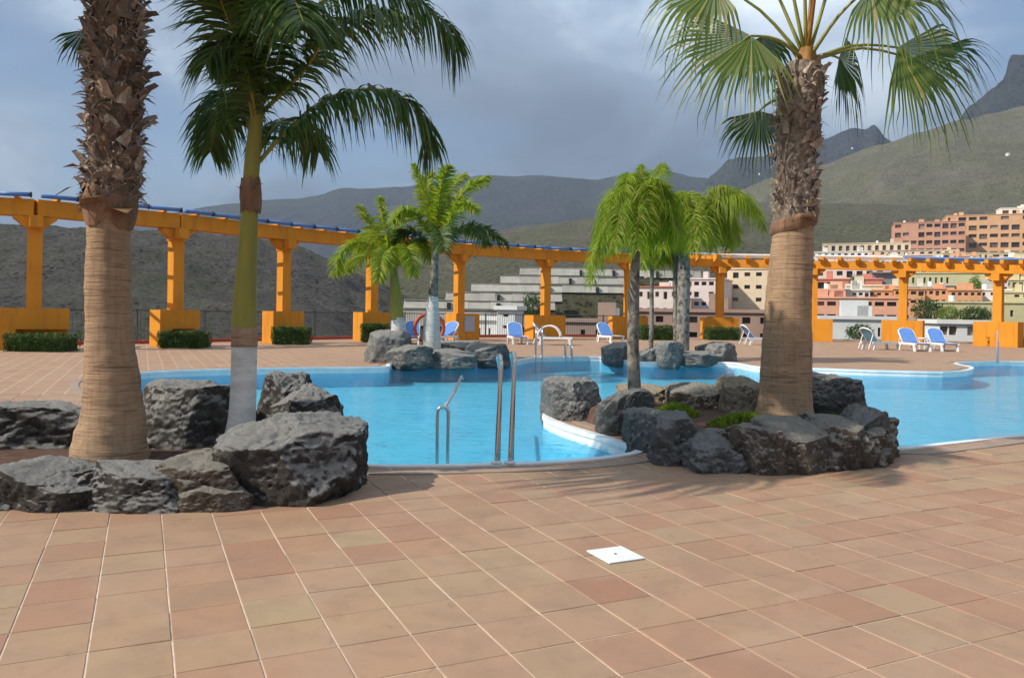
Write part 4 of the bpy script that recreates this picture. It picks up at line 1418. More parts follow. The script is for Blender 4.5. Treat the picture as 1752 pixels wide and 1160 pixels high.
def hedge(label, px0, px1, pyt, pyb, Y, seed, depth=1.2):
    a, b = at(px0, pyt, Y), at(px1, pyb, Y)
    wx, hz = b.x - a.x, a.z - max(0.0, b.z)
    mb = MB()
    mb.box(-wx / 2 + .08, wx / 2 - .08, -depth / 2 + .08, depth / 2 - .08, 0.0, hz - 0.08)

    def shp(rg):
        f = rg.random()
        x, y, z = rg.uniform(-1, 1) * wx / 2, rg.uniform(-1, 1) * depth / 2, rg.uniform(0.03, 1) * hz
        if f < 0.4:
            y, nn = -depth / 2, Vector((0, -1, 0))
        elif f < 0.75:
            z, nn = hz, Vector((0, 0, 1))
        elif f < 0.9:
            x, nn = -wx / 2, Vector((-1, 0, 0))
        else:
            x, nn = wx / 2, Vector((1, 0, 0))
        q = Vector((x, y, z))
        q += nn * (0.06 * fbm(q, 3, 3.0) - 0.02)
        q.z = max(q.z, 0.01)
        return q, nn
    leafy(mb, 2600, seed, 0.085, shp)
    o = mb.build('hedge', M['hedge'], None, loc=((a.x + b.x) / 2, Y, 0))
    return tag(o, label, 'hedge', 'clipped hedges at the pergola piers')


def shrub(label, px, py, Y, w_, h_, seed, mat='hedge'):
    p = at(px, py, Y)
    mb = MB()

    def shp(rg):
        d = Vector((rg.gauss(0, 1), rg.gauss(0, 1), rg.gauss(0, 1))).normalized()
        k_ = rg.uniform(0.5, 1.0) * (1 + 0.35 * noise.noise(d * 2.2 + Vector((seed, 0, 0))))
        return Vector((d.x * w_ / 2 * k_, d.y * w_ / 2 * k_, h_ / 2 + d.z * h_ / 2 * k_)), d
    e = empty('shrub', p, label, 'shrub', 'garden shrubs among the houses')
    leafy(mb, 1500, seed, max(w_, h_) * 0.07, shp)
    mb.build('foliage', M[mat], e)
    st = MB()
    for a in range(4):
        st.tube([(0, 0, -2.0), (0.1 * w_ * math.cos(a * 1.6), 0.1 * w_ * math.sin(a * 1.6), h_ * 0.3), (0.25 * w_ * math.cos(a * 1.6), 0.25 * w_ * math.sin(a * 1.6), h_ * 0.7)], [0.05 * w_, 0.03 * w_, 0.01 * w_], 6)
    st.build('stem', M['bark_grey'], e)


# ground cover in the right bed
mb = MB()
rg = random.Random(3)
for (cx_, cy_, rx_, ry_, cnt) in ((2.02, 9.75, .32, .3, 900), (2.62, 8.9, .42, .3, 1300), (3.2, 8.55, .28, .2, 700), (3.55, 8.75, .25, .3, 500)):
    for _ in range(cnt):
        a, r_ = rg.uniform(0, 6.283), math.sqrt(rg.random())
        x, y = cx_ + rx_ * r_ * math.cos(a), cy_ + ry_ * r_ * math.sin(a)
        hgt = 0.065 * (1.15 - r_ * 0.7) * rg.uniform(0.6, 1.4)
        d = Vector((rg.uniform(-.6, .6), rg.uniform(-.6, .6), 1)) * hgt
        s = Vector((rg.uniform(-1, 1), rg.uniform(-1, 1), 0.2)).normalized() * 0.012
        p = Vector((x, y, 0.26 + 0.10 * (1 - r_ * r_)))
        mb.face([p - s, p + s, p + d * 0.6 + s * 1.2, p + d])
tag(mb.build('ground_cover', M['grass']), 'bright green low ground cover plants in the right palm bed', 'plants', kind='stuff')

# ================================================================ PERGOLA
PIERS = [(-180, 26.2), (58, 27.6), (300, 31.2), (485, 35.6), (636, 39.4), (785, 43.2), (933, 46.6), (1075, 48.8), (1231, 51.0), (1392, 49.4), (1545, 47.2), (1708, 44.0), (1880, 40.0)]
BZS = [4.62] * 9 + [4.5, 4.32, 4.05, 3.8]
BOXZ = 1.42
perg = empty('pergola', (0, 46, 0), 'long curved orange pergola of columns and beams behind the pool', 'pergola')
PO = Vector((0, 46, 0))
pos_ = [Vector(((px - CX) / F * Y, Y, 0)) for px, Y in PIERS]


def frame(i):
    t_ = (pos_[min(i + 1, len(pos_) - 1)] - pos_[max(i - 1, 0)]).normalized()
    return t_


for i, p in enumerate(pos_):
    t_ = frame(i)
    inward = Vector((t_.y, -t_.x, 0))       # towards the pool
    Mx = Matrix(((t_.x, inward.x, 0, p.x - PO.x), (t_.y, inward.y, 0, p.y - PO.y), (0, 0, 1, 0), (0, 0, 0, 1)))
    BZ = BZS[i]
    # pier box: a wide block with a planted recess under its right half
    wbox = 1.05 if i < 2 else 0.82 if i < 6 else 1.2
    mb = MB()
    if i == 5:
        mb.box(-0.6, 0.95, -0.4, 0.62, 0, BOXZ, Mx)
    elif i < 5:
        mb.box(-wbox, -wbox + 0.5, -0.4, 0.4, 0, BOXZ, Mx)
        mb.box(-wbox + 0.5, wbox, -0.4, 0.4, BOXZ - 0.72, BOXZ, Mx)
        mb.box(-wbox + 0.5, wbox, -0.4, 0.05, 0, BOXZ - 0.722, Mx)
    else:
        mb.box(-wbox * .92, wbox * .92, -0.5, 0.5, 0, BOXZ - 0.05, Mx)
    pier = mb.build('pier', M['orange'], perg)
    mb = MB()
    mb.box(-0.22, 0.22, -0.22, 0.22, BOXZ - 0.05 if i > 5 else BOXZ, BZ - 0.02, Mx)
    mb.box(-0.25, 0.25, -0.25, 0.25, BZ - 0.5, BZ - 0.42, Mx)
    cm = mb.build('column', M['orange'], perg)
    # corbels
    for sg in (-1, 1):
        mb = MB()
        prof = [(0.22, BZ - 0.52), (0.22, BZ - 0.03), (0.66, BZ - 0.03), (0.66, BZ - 0.12), (0.55, BZ - 0.20), (0.44, BZ - 0.30), (0.28, BZ - 0.42)]
        for side_ in (-0.18, 0.18):
            mb.v += [tuple(Mx @ Vector((sg * x, side_, z))) for x, z in prof]
        q = len(prof)
        mb.f += [tuple(range(q)), tuple(range(2 * q - 1, q - 1, -1))] + [(k_, (k_ + 1) % q, q + (k_ + 1) % q, q + k_) for k_ in range(q)]
        mb.m = [0] * len(mb.f)
        mb.build('bracket', M['orange'], perg)
    mb = MB()
    mb.box(-0.2, 0.2, 0.253, 0.6, BZ - 0.42, BZ - 0.03, Mx)
    mb.build('bracket', M['orange'], perg)
nb = len(pos_)
for i in range(nb - 1):
    a, b = pos_[i], pos_[i + 1]
    t_ = (b - a).normalized()
    L = (b - a).length
    BZ = BZS[i]
    inward = Vector((t_.y, -t_.x, 0))
    Mx = Matrix(((t_.x, inward.x, 0, a.x - PO.x), (t_.y, inward.y, 0, a.y - PO.y), ((BZS[i + 1] - BZ) / L, 0, 1, 0), (0, 0, 0, 1)))
    mb = MB()
    mb.box(0.003, L - 0.003, -0.28, 0.30, BZ - 0.02, BZ + (0.55 if i < 7 else 0.46), Mx)
    mb.build('beam', M['orange'], perg)
    if i < 7:      # blue pipes laid across the beam, black end caps
        np_ = max(4, int(L / 1.15))
        for k_ in range(np_):
            x = (k_ + 0.5) / np_ * L
            z = BZ + 0.55 + 0.10
            mb = MB()
            mb.tube([Mx @ Vector((x - 0.48 * L / np_, 0.55, z)), Mx @ Vector((x + 0.44 * L / np_, 0.50, z + 0.02))], 0.075, 10)
            pi_ = mb.build('blue_pipe', M['blue_pipe'], perg, smooth=True)
            mb = MB()
            mb.tube([Mx @ Vector((x + 0.44 * L / np_ + .004, 0.50, z + 0.02)), Mx @ Vector((x + 0.48 * L / np_, 0.50, z + 0.02))], 0.10, 10)
            mb.build('end_cap', M['black'], pi_)
            mb = MB()
            mb.box(x - 0.06, x + 0.06, -2.4, 0.42, BZ + 0.553, BZ + 0.62, Mx)
            mb.build('rafter', M['orange'], perg)
    else:          # orange rafters with overhanging ends
        np_ = max(5, int(L / 1.25))
        for k_ in range(np_):
            x = (k_ + 0.5) / np_ * L
            mb = MB()
            prof = [(-2.6, 0.46), (-2.6, 0.72), (0.72, 0.72), (0.72, 0.52), (0.55, 0.34), (0.34, 0.26), (0.34, 0.463), (-0.6, 0.463)]
            for sx in (-0.10, 0.10):
                mb.v += [tuple(Mx @ Vector((x + sx, y, BZ + z))) for y, z in prof]
            q = len(prof)
            mb.f += [tuple(range(q - 1, -1, -1)), tuple(range(q, 2 * q))] + [(k2, (k2 + 1) % q, q + (k2 + 1) % q, q + k2) for k2 in range(q)]
            mb.m = [0] * len(mb.f)
            mb.build('rafter', M['orange'], perg)
        mb = MB()
        for yy in (-1.9, -1.2, -0.5, 0.2):
            mb.tube([Mx @ Vector((0.05, yy, BZ + 0.78)), Mx @ Vector((L - 0.05, yy, BZ + 0.78))], 0.055, 8)
        tag(mb.build('purlin', M['blue_pipe'] if i > 9 else M['white'], perg), kind='stuff')
# sign plate on the middle pier, ball lamp on the right wing
sp = at(798, 546, 42.45)
mb = MB()
mb.box(-0.33, 0.33, -0.03, 0.03, -0.42, 0.42)
o = mb.build('notice_board', M['signplate'], None, loc=(sp.x, sp.y, sp.z))
t_ = frame(5)
o.rotation_euler = (0, 0, math.atan2(t_.y, t_.x))
ip = Vector((t_.y, -t_.x, 0))
o.location = pos_[5] + t_ * 0.25 + ip * 0.655 + Vector((0, 0, 0.86))
tag(o, 'blank grey notice plate fixed on the middle orange pier', 'notice board')
lp = pos_[8] + Vector((0.1, 0, BZS[8] + 0.74))
el = empty('roof_lamp', lp, 'small grey cylindrical lamp on top of the right pergola wing', 'lamp')
mb = MB(); mb.tube([(-0.5, 0, .34), (-0.3, 0, .34), (0.45, 0, .34), (0.5, 0, .34)], [.15, .24, .24, .12], 14); mb.build('housing', M['steel'], el, smooth=True)
mb = MB(); mb.tube([(0, 0, 0), (0, 0, .2)], .06, 8); mb.build('stem', M['iron'], el)

# hedges beside the piers
for (lb, x0, x1, y0, y1, Y, sd_) in (
        ('clipped hedge under the orange pier at the left picture edge', 26, 122, 572, 601, 26.6, 1),
        ('clipped hedge at the pier just right of the thick left palm', 282, 352, 568, 597, 30.2, 2),
        ('clipped hedge at the pier right of the slender green-stemmed palm', 472, 528, 561, 590, 34.4, 3),
        ('small hedge under the pier behind the leaning palm', 622, 664, 554, 584, 38.2, 4),
        ('clipped hedge at the pier left of the thick right palm', 1208, 1262, 561, 584, 49.0, 5),
        ('clipped hedge peeking out right of the thick right palm trunk', 1385, 1414, 566, 586, 49.6, 6),
        ('hedge between pale lounger and blue loungers on the right', 1518, 1550, 571, 588, 49.3, 7),
        ('clipped hedge at the rightmost orange pier', 1680, 1742, 576, 600, 44.5, 8),
        ('dark hedge behind the thin trunks of the right pool island', 1095, 1150, 556, 580, 47.4, 9)):
    hedge(lb, x0, x1, y0, y1, Y, sd_)

# metal fence along the left deck edge
fpath = [(-44, 8.6), (-29.6, 20.5), (-19.7, 29.4), (-15.7, 33.3), (-12.0, 38.4), (-8.2, 43.0), (-3.9, 46.9), (3, 51.2), (9, 53.2)]
fe = empty('metal_fence', (-12.0, 38.4, 0), 'thin dark metal railing along the deck edge behind the left pergola', 'fence')
fo = Vector((-12.0, 38.4, 0))
bars = MB()
for (a, b) in zip(fpath, fpath[1:]):
    a, b = Vector((*a, 0)) - fo, Vector((*b, 0)) - fo
    L = (b - a).length
    for zz_ in (0.12, 1.38):
        mb = MB()
        mb.tube([a + Vector((0, 0, zz_)), b + Vector((0, 0, zz_))], 0.025, 6)
        mb.build('rail', M['iron'], fe)
    npost = int(L / 2.2)
    for k_ in range(npost):
        p = a.lerp(b, k_ / npost)
        mb = MB()
        mb.tube([p + Vector((0, 0, -0.02)), p + Vector((0, 0, 1.45))], 0.035, 6)
        mb.build('post', M['iron'], fe)
    nbar = int(L / 0.16)
    for k_ in range(nbar):
        p = a.lerp(b, k_ / nbar)
        bars.tube([p + Vector((0, 0, 0.12)), p + Vector((0, 0, 1.38))], 0.010, 4, False)
tag(bars.build('bar', M['iron'], fe), kind='stuff')
# low red kerb at the fence foot
kb = MB()
for (a, b) in zip(fpath, fpath[1:]):
    a, b = Vector((*a, 0)), Vector((*b, 0))
    t_ = (b - a).normalized()
    nn = Vector((t_.y, -t_.x, 0))
    A, B = a + nn * 0.3, b + nn * 0.3
    A2, B2 = a + nn * 0.55, b + nn * 0.55
    for (p, q, r_, s_) in ((A, B, B2, A2),):
        bb = len(kb.v)
        kb.v += [(*p.xy, DZ), (*q.xy, DZ), (*r_.xy, DZ), (*s_.xy, DZ), (*p.xy, .14), (*q.xy, .14), (*r_.xy, .14), (*s_.xy, .14)]
        for qq in ((4, 7, 6, 5), (0, 4, 5, 1), (2, 6, 7, 3), (1, 5, 6, 2), (3, 7, 4, 0)):
            kb.f.append(tuple(bb + z for z in qq)); kb.m.append(0)
tag(kb.build('kerb', M['red']), kind='structure')


# ================================================================ POOL FITTINGS
def handrail(label, P, rad, group=None, feet=True):
    e = empty('handrail', P[0][0] if isinstance(P[0], list) else P[0], label, 'handrail', group)
    o0 = e.location.copy()
    for path in (P if isinstance(P[0], list) else [P]):
        mb = MB()
        mb.tube([Vector(q) - o0 for q in path], rad, 12)
        mb.build('rail', M['steel'], e, smooth=True)
        if feet:
            mb = MB()
            q = Vector(path[0]) - o0
            mb.tube([q + Vector((0, 0, -0.005)), q + Vector((0, 0, 0.012)), q + Vector((0, 0, 0.02))], [0.055, 0.055, 0.03], 16)
            mb.build('foot_flange', M['white'], e, smooth=True)
    return e


ga, gb = gp(849, 795), gp(872, 795)
ha, hb = at(857, 614, ga.y).z, at(876, 609, gb.y).z
rails = []
for (g0, hz_) in ((ga, ha), (gb, hb)):
    b0 = Vector((g0.x, g0.y, 0.02))
    rails.append([b0, b0 + Vector((0.02, 0, hz_ * 0.55)), b0 + Vector((0.035, 0.0, hz_ - 0.10)), b0 + Vector((0.03, 0.035, hz_ - 0.03)), b0 + Vector((0.025, 0.10, hz_)), b0 + Vector((b0.x * 0.04, 0.30, hz_ - 0.02)), b0 + Vector((b0.x * 0.06 + 0.02, 0.44, hz_ - 0.12)), b0 + Vector((b0.x * 0.065 + 0.03, 0.50, hz_ - 0.3)), b0 + Vector((b0.x * 0.065 + 0.02, 0.52, -0.5))])
rails = [[r[0]] + bez(r, 40)[1:] for r in rails]
e = handrail('tall stainless pool ladder rails standing on the near pool edge', rails, 0.021)
w1 = at(748, 762, 9.0)
w2 = at(766, 762, 9.0)
tz = at(757, 697, 9.0).z
P = bez([w1 + Vector((0, 0, -0.9)), w1, w1 + Vector((0, 0, (tz - w1.z) * 0.8)), Vector((w1.x + 0.02, 9.0, tz - 0.01)), Vector(((w1.x + w2.x) / 2, 9.0, tz)), Vector((w2.x - 0.02, 9.0, tz - 0.01)), w2 + Vector((0, 0, (tz - w2.z) * 0.8)), w2, w2 + Vector((0, 0, -0.9))], 60)
far = at(792, 643, 12.6)
P2 = [Vector(((w1.x + w2.x) / 2 + 0.02, 9.0, tz)), at(779, 668, 10.8), far - Vector((0.02, 0.06, 0.004)), far + Vector((0, 0, -0.05))]
handrail('bent steel handrail rising from the water over the submerged steps', [P, P2], 0.02, feet=False)
# shallow steps under that rail
mb = MB()
mb.box(-1.3, 1.0, 8.45, 8.9, -0.6, -0.24)
mb.box(-1.25, 0.8, 8.902, 9.5, -0.6, -0.38)
M['step'] = matte('pale_blue_steps', (0.14, 0.55, 0.76), (0.12, 0.5, 0.72), 0.5, 2, 0)
mb.build('step', M['step'], basin)
for (lb, px, py, Y, hpx) in (('far pool ladder rails standing in front of the arched lounger', 921, 612, 26.6, 52), ('low far pool ladder rails right of the arched lounger', 972, 613, 27.3, 24)):
    g0 = gp(px, py)
    hz_ = hpx / F * g0.y
    rl = []
    for dx in (-0.09, 0.12):
        b0 = Vector((g0.x + dx, g0.y + 0.35, 0.02))
        rl.append(bez([b0, b0 + Vector((0, 0, hz_ * 0.8)), b0 + Vector((0, -0.06, hz_)), b0 + Vector((0, -0.4, hz_ - 0.05)), b0 + Vector((0, -0.55, hz_ * 0.6)), b0 + Vector((0, -0.56, -0.5))], 20))
    handrail(lb, rl, 0.022)
# shower post on the right
sp0 = gp(1706, 622)
e = empty('pool_shower', (sp0.x, sp0.y, 0), 'thin steel pool shower post in front of the rightmost pier', 'shower')
mb = MB(); mb.tube([(0, 0, 0), (0, 0, 1.1), (0.0, 0, 1.12)], [0.025, 0.022, 0.012], 10); mb.build('post', M['signplate'], e, smooth=True)
mb = MB(); mb.tube([(0.06, 0, 0), (0.06, 0, 0.75)], 0.02, 8); mb.build('pipe', M['signplate'], e)


# ================================================================ LOUNGERS
def lounger(label, px, py, rz, fabric='blue_fabric', arch=False, s=1.0, fold=True):
    g0 = gp(px, py)
    e = empty('sun_lounger', (g0.x, g0.y, 0), label, 'sun lounger', 'white plastic sun loungers around the pool', rz)
    e.scale = (s, s, s)
    # local x: foot to head, y: width
    for sy in (-1, 1):
        mb = MB()
        y0, y1 = (0.29, 0.36) if sy > 0 else (-0.36, -0.29)
        mb.box(-0.95, 0.62, y0, y1, 0.27, 0.36)
        mb.build('side_rail', M['white'], e)
        for x in (-0.8, 0.45):
            mb = MB()
            Q = [(x - .06, y0, 0.27), (x + .06, y0, 0.27), (x + .06, y1, 0.27), (x - .06, y1, 0.27)]
            d = -0.07 if x < 0 else 0.09
            Q2 = [(a + d, b, 0.0) for a, b, _ in Q]
            mb.v = Q2 + Q
            mb.f = [(0, 3, 2, 1), (4, 5, 6, 7), (0, 1, 5, 4), (1, 2, 6, 5), (2, 3, 7, 6), (3, 0, 4, 7)]
            mb.m = [0] * 6
            mb.build('leg', M['white'], e)
    mb = MB()
    n_ = 9
    for i in range(n_):
        x = -0.95 + 1.25 * i / (n_ - 1)
        for y in (-0.285, 0.285):
            mb.v.append((x, y, 0.335 - 0.02 * math.sin(math.pi * i / (n_ - 1))))
    for i in range(n_ - 1):
        mb.f.append((2 * i, 2 * i + 1, 2 * i + 3, 2 * i + 2)); mb.m.append(0)
    so = mb.build('seat', M[fabric], e)
    md = so.modifiers.new('t', 'SOLIDIFY'); md.thickness = 0.02
    # reclined back: frame with rounded top and sling
    D = Vector((0.58, 0, 0.62)).normalized()
    B0 = Vector((0.28, 0, 0.36))
    outl = []
    for k_ in range(25):
        u = k_ / 24
        a = math.pi * u
        yy = 0.33 * math.cos(a) if 0.0 < u < 1.0 else 0.33 * (1 if u == 0 else -1)
        ll = 0.55 + 0.28 * math.sin(a) ** 0.7
        outl.append(B0 + D * ll + Vector((0, yy, 0)))
    ring = [B0 + Vector((0, 0.33, 0))] + outl + [B0 + Vector((0, -0.33, 0))]
    mb = MB(); mb.tube(ring, 0.032, 8); mb.build('back_frame', M['white'], e, smooth=True)
    mb = MB()
    nf = Vector((D.z, 0, -D.x)) * -0.012
    mb.face([p + nf + Vector((0, -0.02 if p.y > 0 else 0.02, 0)) for p in ring])
    bo = mb.build('backrest', M[fabric], e)
    md = bo.modifiers.new('t', 'SOLIDIFY'); md.thickness = 0.024
    for sy in (-1, 1):
        mb = MB(); mb.tube([B0 + D * 0.42 + Vector((0.02, 0.3 * sy, 0)), Vector((0.82, 0.3 * sy, 0.03))], 0.022, 6); mb.build('prop', M['white'], e)
    if arch:
        mb = MB()
        A = [Vector((0.1 + 0.5 * math.cos(math.pi * k_ / 16), 0, 0.36 + 0.5 * math.sin(math.pi * k_ / 16))) for k_ in range(17)]
        for sy in (-0.33, 0.33):
            mb = MB(); mb.tube([a + Vector((0, sy, 0)) for a in A], 0.035, 8); mb.build('hood_bow', M['white'], e, smooth=True)
        mb = MB()
        for a in A[1:9]:
            mb.v += [(a.x * 0.98, -0.31, a.z * 0.98), (a.x * 0.98, 0.31, a.z * 0.98)]
        for i in range(7):
            mb.f.append((2 * i, 2 * i + 1, 2 * i + 3, 2 * i + 2)); mb.m.append(0)
        ho = mb.build('hood', M[fabric], e)
        md = ho.modifiers.new('t', 'SOLIDIFY'); md.thickness = 0.02
    return e


lounger('blue lounger seen from the front, left of the arched one', 884, 588, R(100), s=1.05)
lounger('lounger with white arched hood bow beside the far ladder', 944, 590, R(172), 'pale_fabric', True, s=1.05)
lounger('blue and white lounger behind the grey rock, right pool island', 1042, 586, R(110), s=1.05)
lounger('white-framed lounger peeking out left of the thick right palm', 1296, 590, R(190), s=1.05)
lounger('faded pale-blue lounger, leftmost of the right-hand three', 1502, 598, R(200), 'pale_fabric', s=1.05)
lounger('blue lounger in the middle of the right-hand three', 1562, 600, R(88), s=1.05)
lounger('blue lounger, rightmost of the right-hand three', 1610, 600, R(85), s=1.05)
lounger('blue lounger between the two palms of the left pool island', 704, 588, R(95), s=1.05)
lounger('blue lounger right of the pale-footed palm before the orange pier', 758, 588, R(60), s=1.05)
# small white table between the right loungers
tp = gp(1586, 598)
e = empty('side_table', (tp.x, tp.y, 0), 'small white plastic table between the two right blue loungers', 'table')
mb = MB(); mb.box(-.3, .3, -.3, .3, .52, .57); mb.build('table_top', M['white'], e)
for sx in (-.26, .22):
    for sy in (-.26, .22):
        mb = MB(); mb.box(sx, sx + .05, sy, sy + .05, 0, .518); mb.build('leg', M['white'], e)
# red ring leaning behind the pale-footed palm
rp = gp(734, 588)
mb = MB()
mb.tube([Vector((0.66 * math.cos(a), 0.15 * math.cos(a), 0.72 + 0.66 * math.sin(a))) for a in [2 * math.pi * k_ / 32 for k_ in range(33)]], 0.09, 12, False)
tag(mb.build('ring_buoy', M['red'], None, True, (rp.x, rp.y, 0)), 'red ring standing half hidden behind the pale-footed palm trunk', 'ring buoy')

# ================================================================ TERRACES (middle distance)
GT = 'pale terraced walls on the slope'
for (lb, x0, x1, yt, yb, Y, dep) in (
        ('topmost pale terrace wall below the brown hillside', 890, 1110, 456, 471, 235, 20),
        ('second pale terrace wall from the top of the slope', 856, 1092, 470, 485, 212, 18),
        ('third pale terrace wall from the top of the slope', 806, 1080, 484, 499, 190, 18),
        ('fourth pale terrace wall, level with the dark doorway', 762, 962, 498, 513, 170, 16),
        ('fifth pale terrace wall from the top, wide and low', 690, 950, 512, 527, 153, 15),
        ('lowest pale terrace wall just above the orange piers', 680, 905, 526, 556, 138, 14),
        ('pale terrace wall behind the twin grey trunks', 1112, 1200, 458, 474, 225, 20)):
    a, b = at(x0, yt, Y), at(x1, yb, Y)
    e = empty('retaining_wall', ((a.x + b.x) / 2, Y, b.z), lb, 'retaining wall', GT)
    hw = (b.x - a.x) / 2
    mb = MB()
    nseg_ = 7
    rg = random.Random(int(Y))
    xs = [-hw + 2 * hw * k_ / nseg_ for k_ in range(nseg_ + 1)]
    for k_ in range(nseg_):
        o_ = rg.uniform(-0.12, 0.12)
        mb2 = MB()
        ht = (a.z - b.z) * 0.84 + rg.uniform(-0.06, 0.04)
        xa, xb = xs[k_] + 0.02, xs[k_ + 1] - 0.02
        mb2.v = [(xa, -0.2, -0.4), (xb, -0.2, -0.4), (xb, dep, -0.4), (xa, dep, -0.4), (xa, o_ + 1.2, ht), (xb, o_ + 1.2, ht), (xb, dep, ht), (xa, dep, ht)]
        mb2.f = [(0, 3, 2, 1), (4, 5, 6, 7), (0, 1, 5, 4), (1, 2, 6, 5), (2, 3, 7, 6), (3, 0, 4, 7)]
        mb2.m = [0] * 6
        mb2.build('wall_panel', M['concrete' if rg.random() < 0.7 else 'concrete_pale'], e)
    bk = MB()
    bk.v = [(-hw - 2, -9, -14), (hw + 2, -9, -14), (hw + 2, dep, -14), (-hw - 2, dep, -14), (-hw, 0.6, -0.1), (hw, 0.6, -0.1), (hw, dep - 0.3, -0.1), (-hw, dep - 0.3, -0.1)]
    bk.f = [(4, 5, 6, 7), (0, 1, 5, 4), (1, 2, 6, 5), (2, 3, 7, 6), (3, 0, 4, 7)]
    bk.m = [0] * 5
    bk.build('soil_bank', M['ground'], e)
    cp_ = MB()  # slab added to throw a thin dark shade line along the wall top
    cp_.box(-hw, hw, 0.98, 1.6, (a.z - b.z) * 0.84 + 0.05, (a.z - b.z) * 0.84 + 0.2)
    cp_.build('coping', M['concrete'], e)
    for k_ in range(2):
        x = rg.uniform(-hw * .8, hw * .8)
        mb2 = MB()
        mb2.box(x - 0.35, x + 0.35, -0.35, 1.4, -0.3, (a.z - b.z) * 0.6)
        mb2.build('doorway', M['black'], e)

# ================================================================ BUILDINGS
from mathutils.bvhtree import BVHTree
_v, _p = [], []
for ho in [o for o in COL.objects if o.name.split('.')[0] in ('hill', 'mountain')]:
    k0 = len(_v)
    _v += [v.co.copy() for v in ho.data.vertices]
    _p += [tuple(k0 + q for q in pl_.vertices) for pl_ in ho.data.polygons]
TERR = BVHTree.FromPolygons(_v, _p)


def hit(px, py):
    o = Vector((0, 0, CAMZ))
    return TERR.ray_cast(o, (at(px, py, 100) - o).normalized())[0]


WALLS = {}


def wall(col):
    if col not in WALLS:
        WALLS[col] = matte('wall_%d' % len(WALLS), col, tuple(x * 0.86 for x in col), 0.9, 0.35, 0.1, 4, 0.02)
    return WALLS[col]


def building(label, x0, x1, yt, yb, Y, dep, col, rows, cols, rot=18, wf=0.66, hf=0.55, rec=0.9, roof=None, skip=0.06, seed=0, name='apartment_building', group=None, par=0.32, xr=(0.0, 1.0), zr=(0.0, 1.0), slope=0.0, cat='building'):
    rg = random.Random(seed)
    a, b = at(x0, yt, Y), at(x1, yb, Y)
    rot += 8
    wd = (b.x - a.x) / math.cos(R(rot))
    h_ = a.z - b.z
    e = empty(name, ((a.x + b.x) / 2, Y, b.z), label, cat, group, R(-rot))
    wm = wall(col)
    mb = MB()
    x_l = -wd / 2
    mb.box(x_l, wd / 2, rec, dep, -24, h_)
    mb.box(x_l, wd / 2, 0, rec - 0.002, -24, zr[0] * h_ + 0.001)
    zs0, zs1 = zr[0] * h_, zr[1] * h_
    fx0, fx1 = x_l + xr[0] * wd, x_l + xr[1] * wd
    if zr[1] < 1:
        mb.box(x_l, wd / 2, 0, rec - 0.002, zs1, h_)
    if xr[0] > 0:
        mb.box(x_l, fx0, 0, rec - 0.002, zs0, zs1)
    if xr[1] < 1:
        mb.box(fx1, wd / 2, 0, rec - 0.002, zs0, zs1)
    wins = []
    if rows and cols:
        ch, cw = (zs1 - zs0) / rows, (fx1 - fx0) / cols
        for r_ in range(rows):
            z = zs0 + r_ * ch
            o_lo = z + ch * (1 - hf) * 0.55
            o_hi = o_lo + ch * hf
            mb.box(fx0, fx1, 0, rec - 0.002, z + 0.0005, o_lo)
            mb.box(fx0, fx1, 0.0, rec - 0.002, o_hi, z + ch - 0.0005)
            xcur = fx0
            for c_ in range(cols):
                xa = fx0 + (c_ + 0.5 - wf / 2) * cw
                xb = fx0 + (c_ + 0.5 + wf / 2) * cw
                if rg.random() < skip:
                    continue
                mb.box(xcur, xa, 0.003, rec - 0.002, o_lo, o_hi)
                xcur = xb
                wins.append(((xa + xb) / 2, o_lo, o_hi, xb - xa))
                if par and rg.random() < 0.7:
                    mb.box(xa, xb, 0.02, 0.16, o_lo, o_lo + (o_hi - o_lo) * par)
            mb.box(xcur, fx1, 0.003, rec - 0.002, o_lo, o_hi)
    mb.build('wall', wm, e)
    me = None
    for (x, z0_, z1_, ww) in wins:
        if me is None:
            wb = MB()
            wb.box(-ww / 2 + 0.02, ww / 2 - 0.02, rec - 0.14, rec - 0.04, 0.02, z1_ - z0_ - 0.02)
            me = wb.mesh('window', M['window'])
        link('window', me, e, (x, 0, z0_))
    mb = MB()
    mb.box(x_l - 0.25, wd / 2 + 0.25, -0.25, dep + 0.25, h_ + 0.003, h_ + 0.35)
    if wd > 6 and dep > 5:
        for _ in range(rg.randint(1, 3)):
            bxm = MB()
            x_ = rg.uniform(-wd / 2 + 1.5, wd / 2 - 2.5)
            bxm.box(x_, x_ + rg.uniform(1.0, 2.6), 1.5, 3.5, h_ + 0.352, h_ + rg.uniform(1.2, 2.4))
            bxm.build('roof_hut', wm, e)
        if rg.random() < 0.6:
            tk = MB()
            x_ = rg.uniform(-wd / 2 + 1, wd / 2 - 1)
            tk.tube([(x_, 2.2, h_ + 0.352), (x_, 2.2, h_ + 1.5)], 0.6, 10)
            tk.build('water_tank', M['white'], e)
    mb.build('roof', wall(roof or tuple(min(.85, x * 1.05) for x in col)), e)
    return e


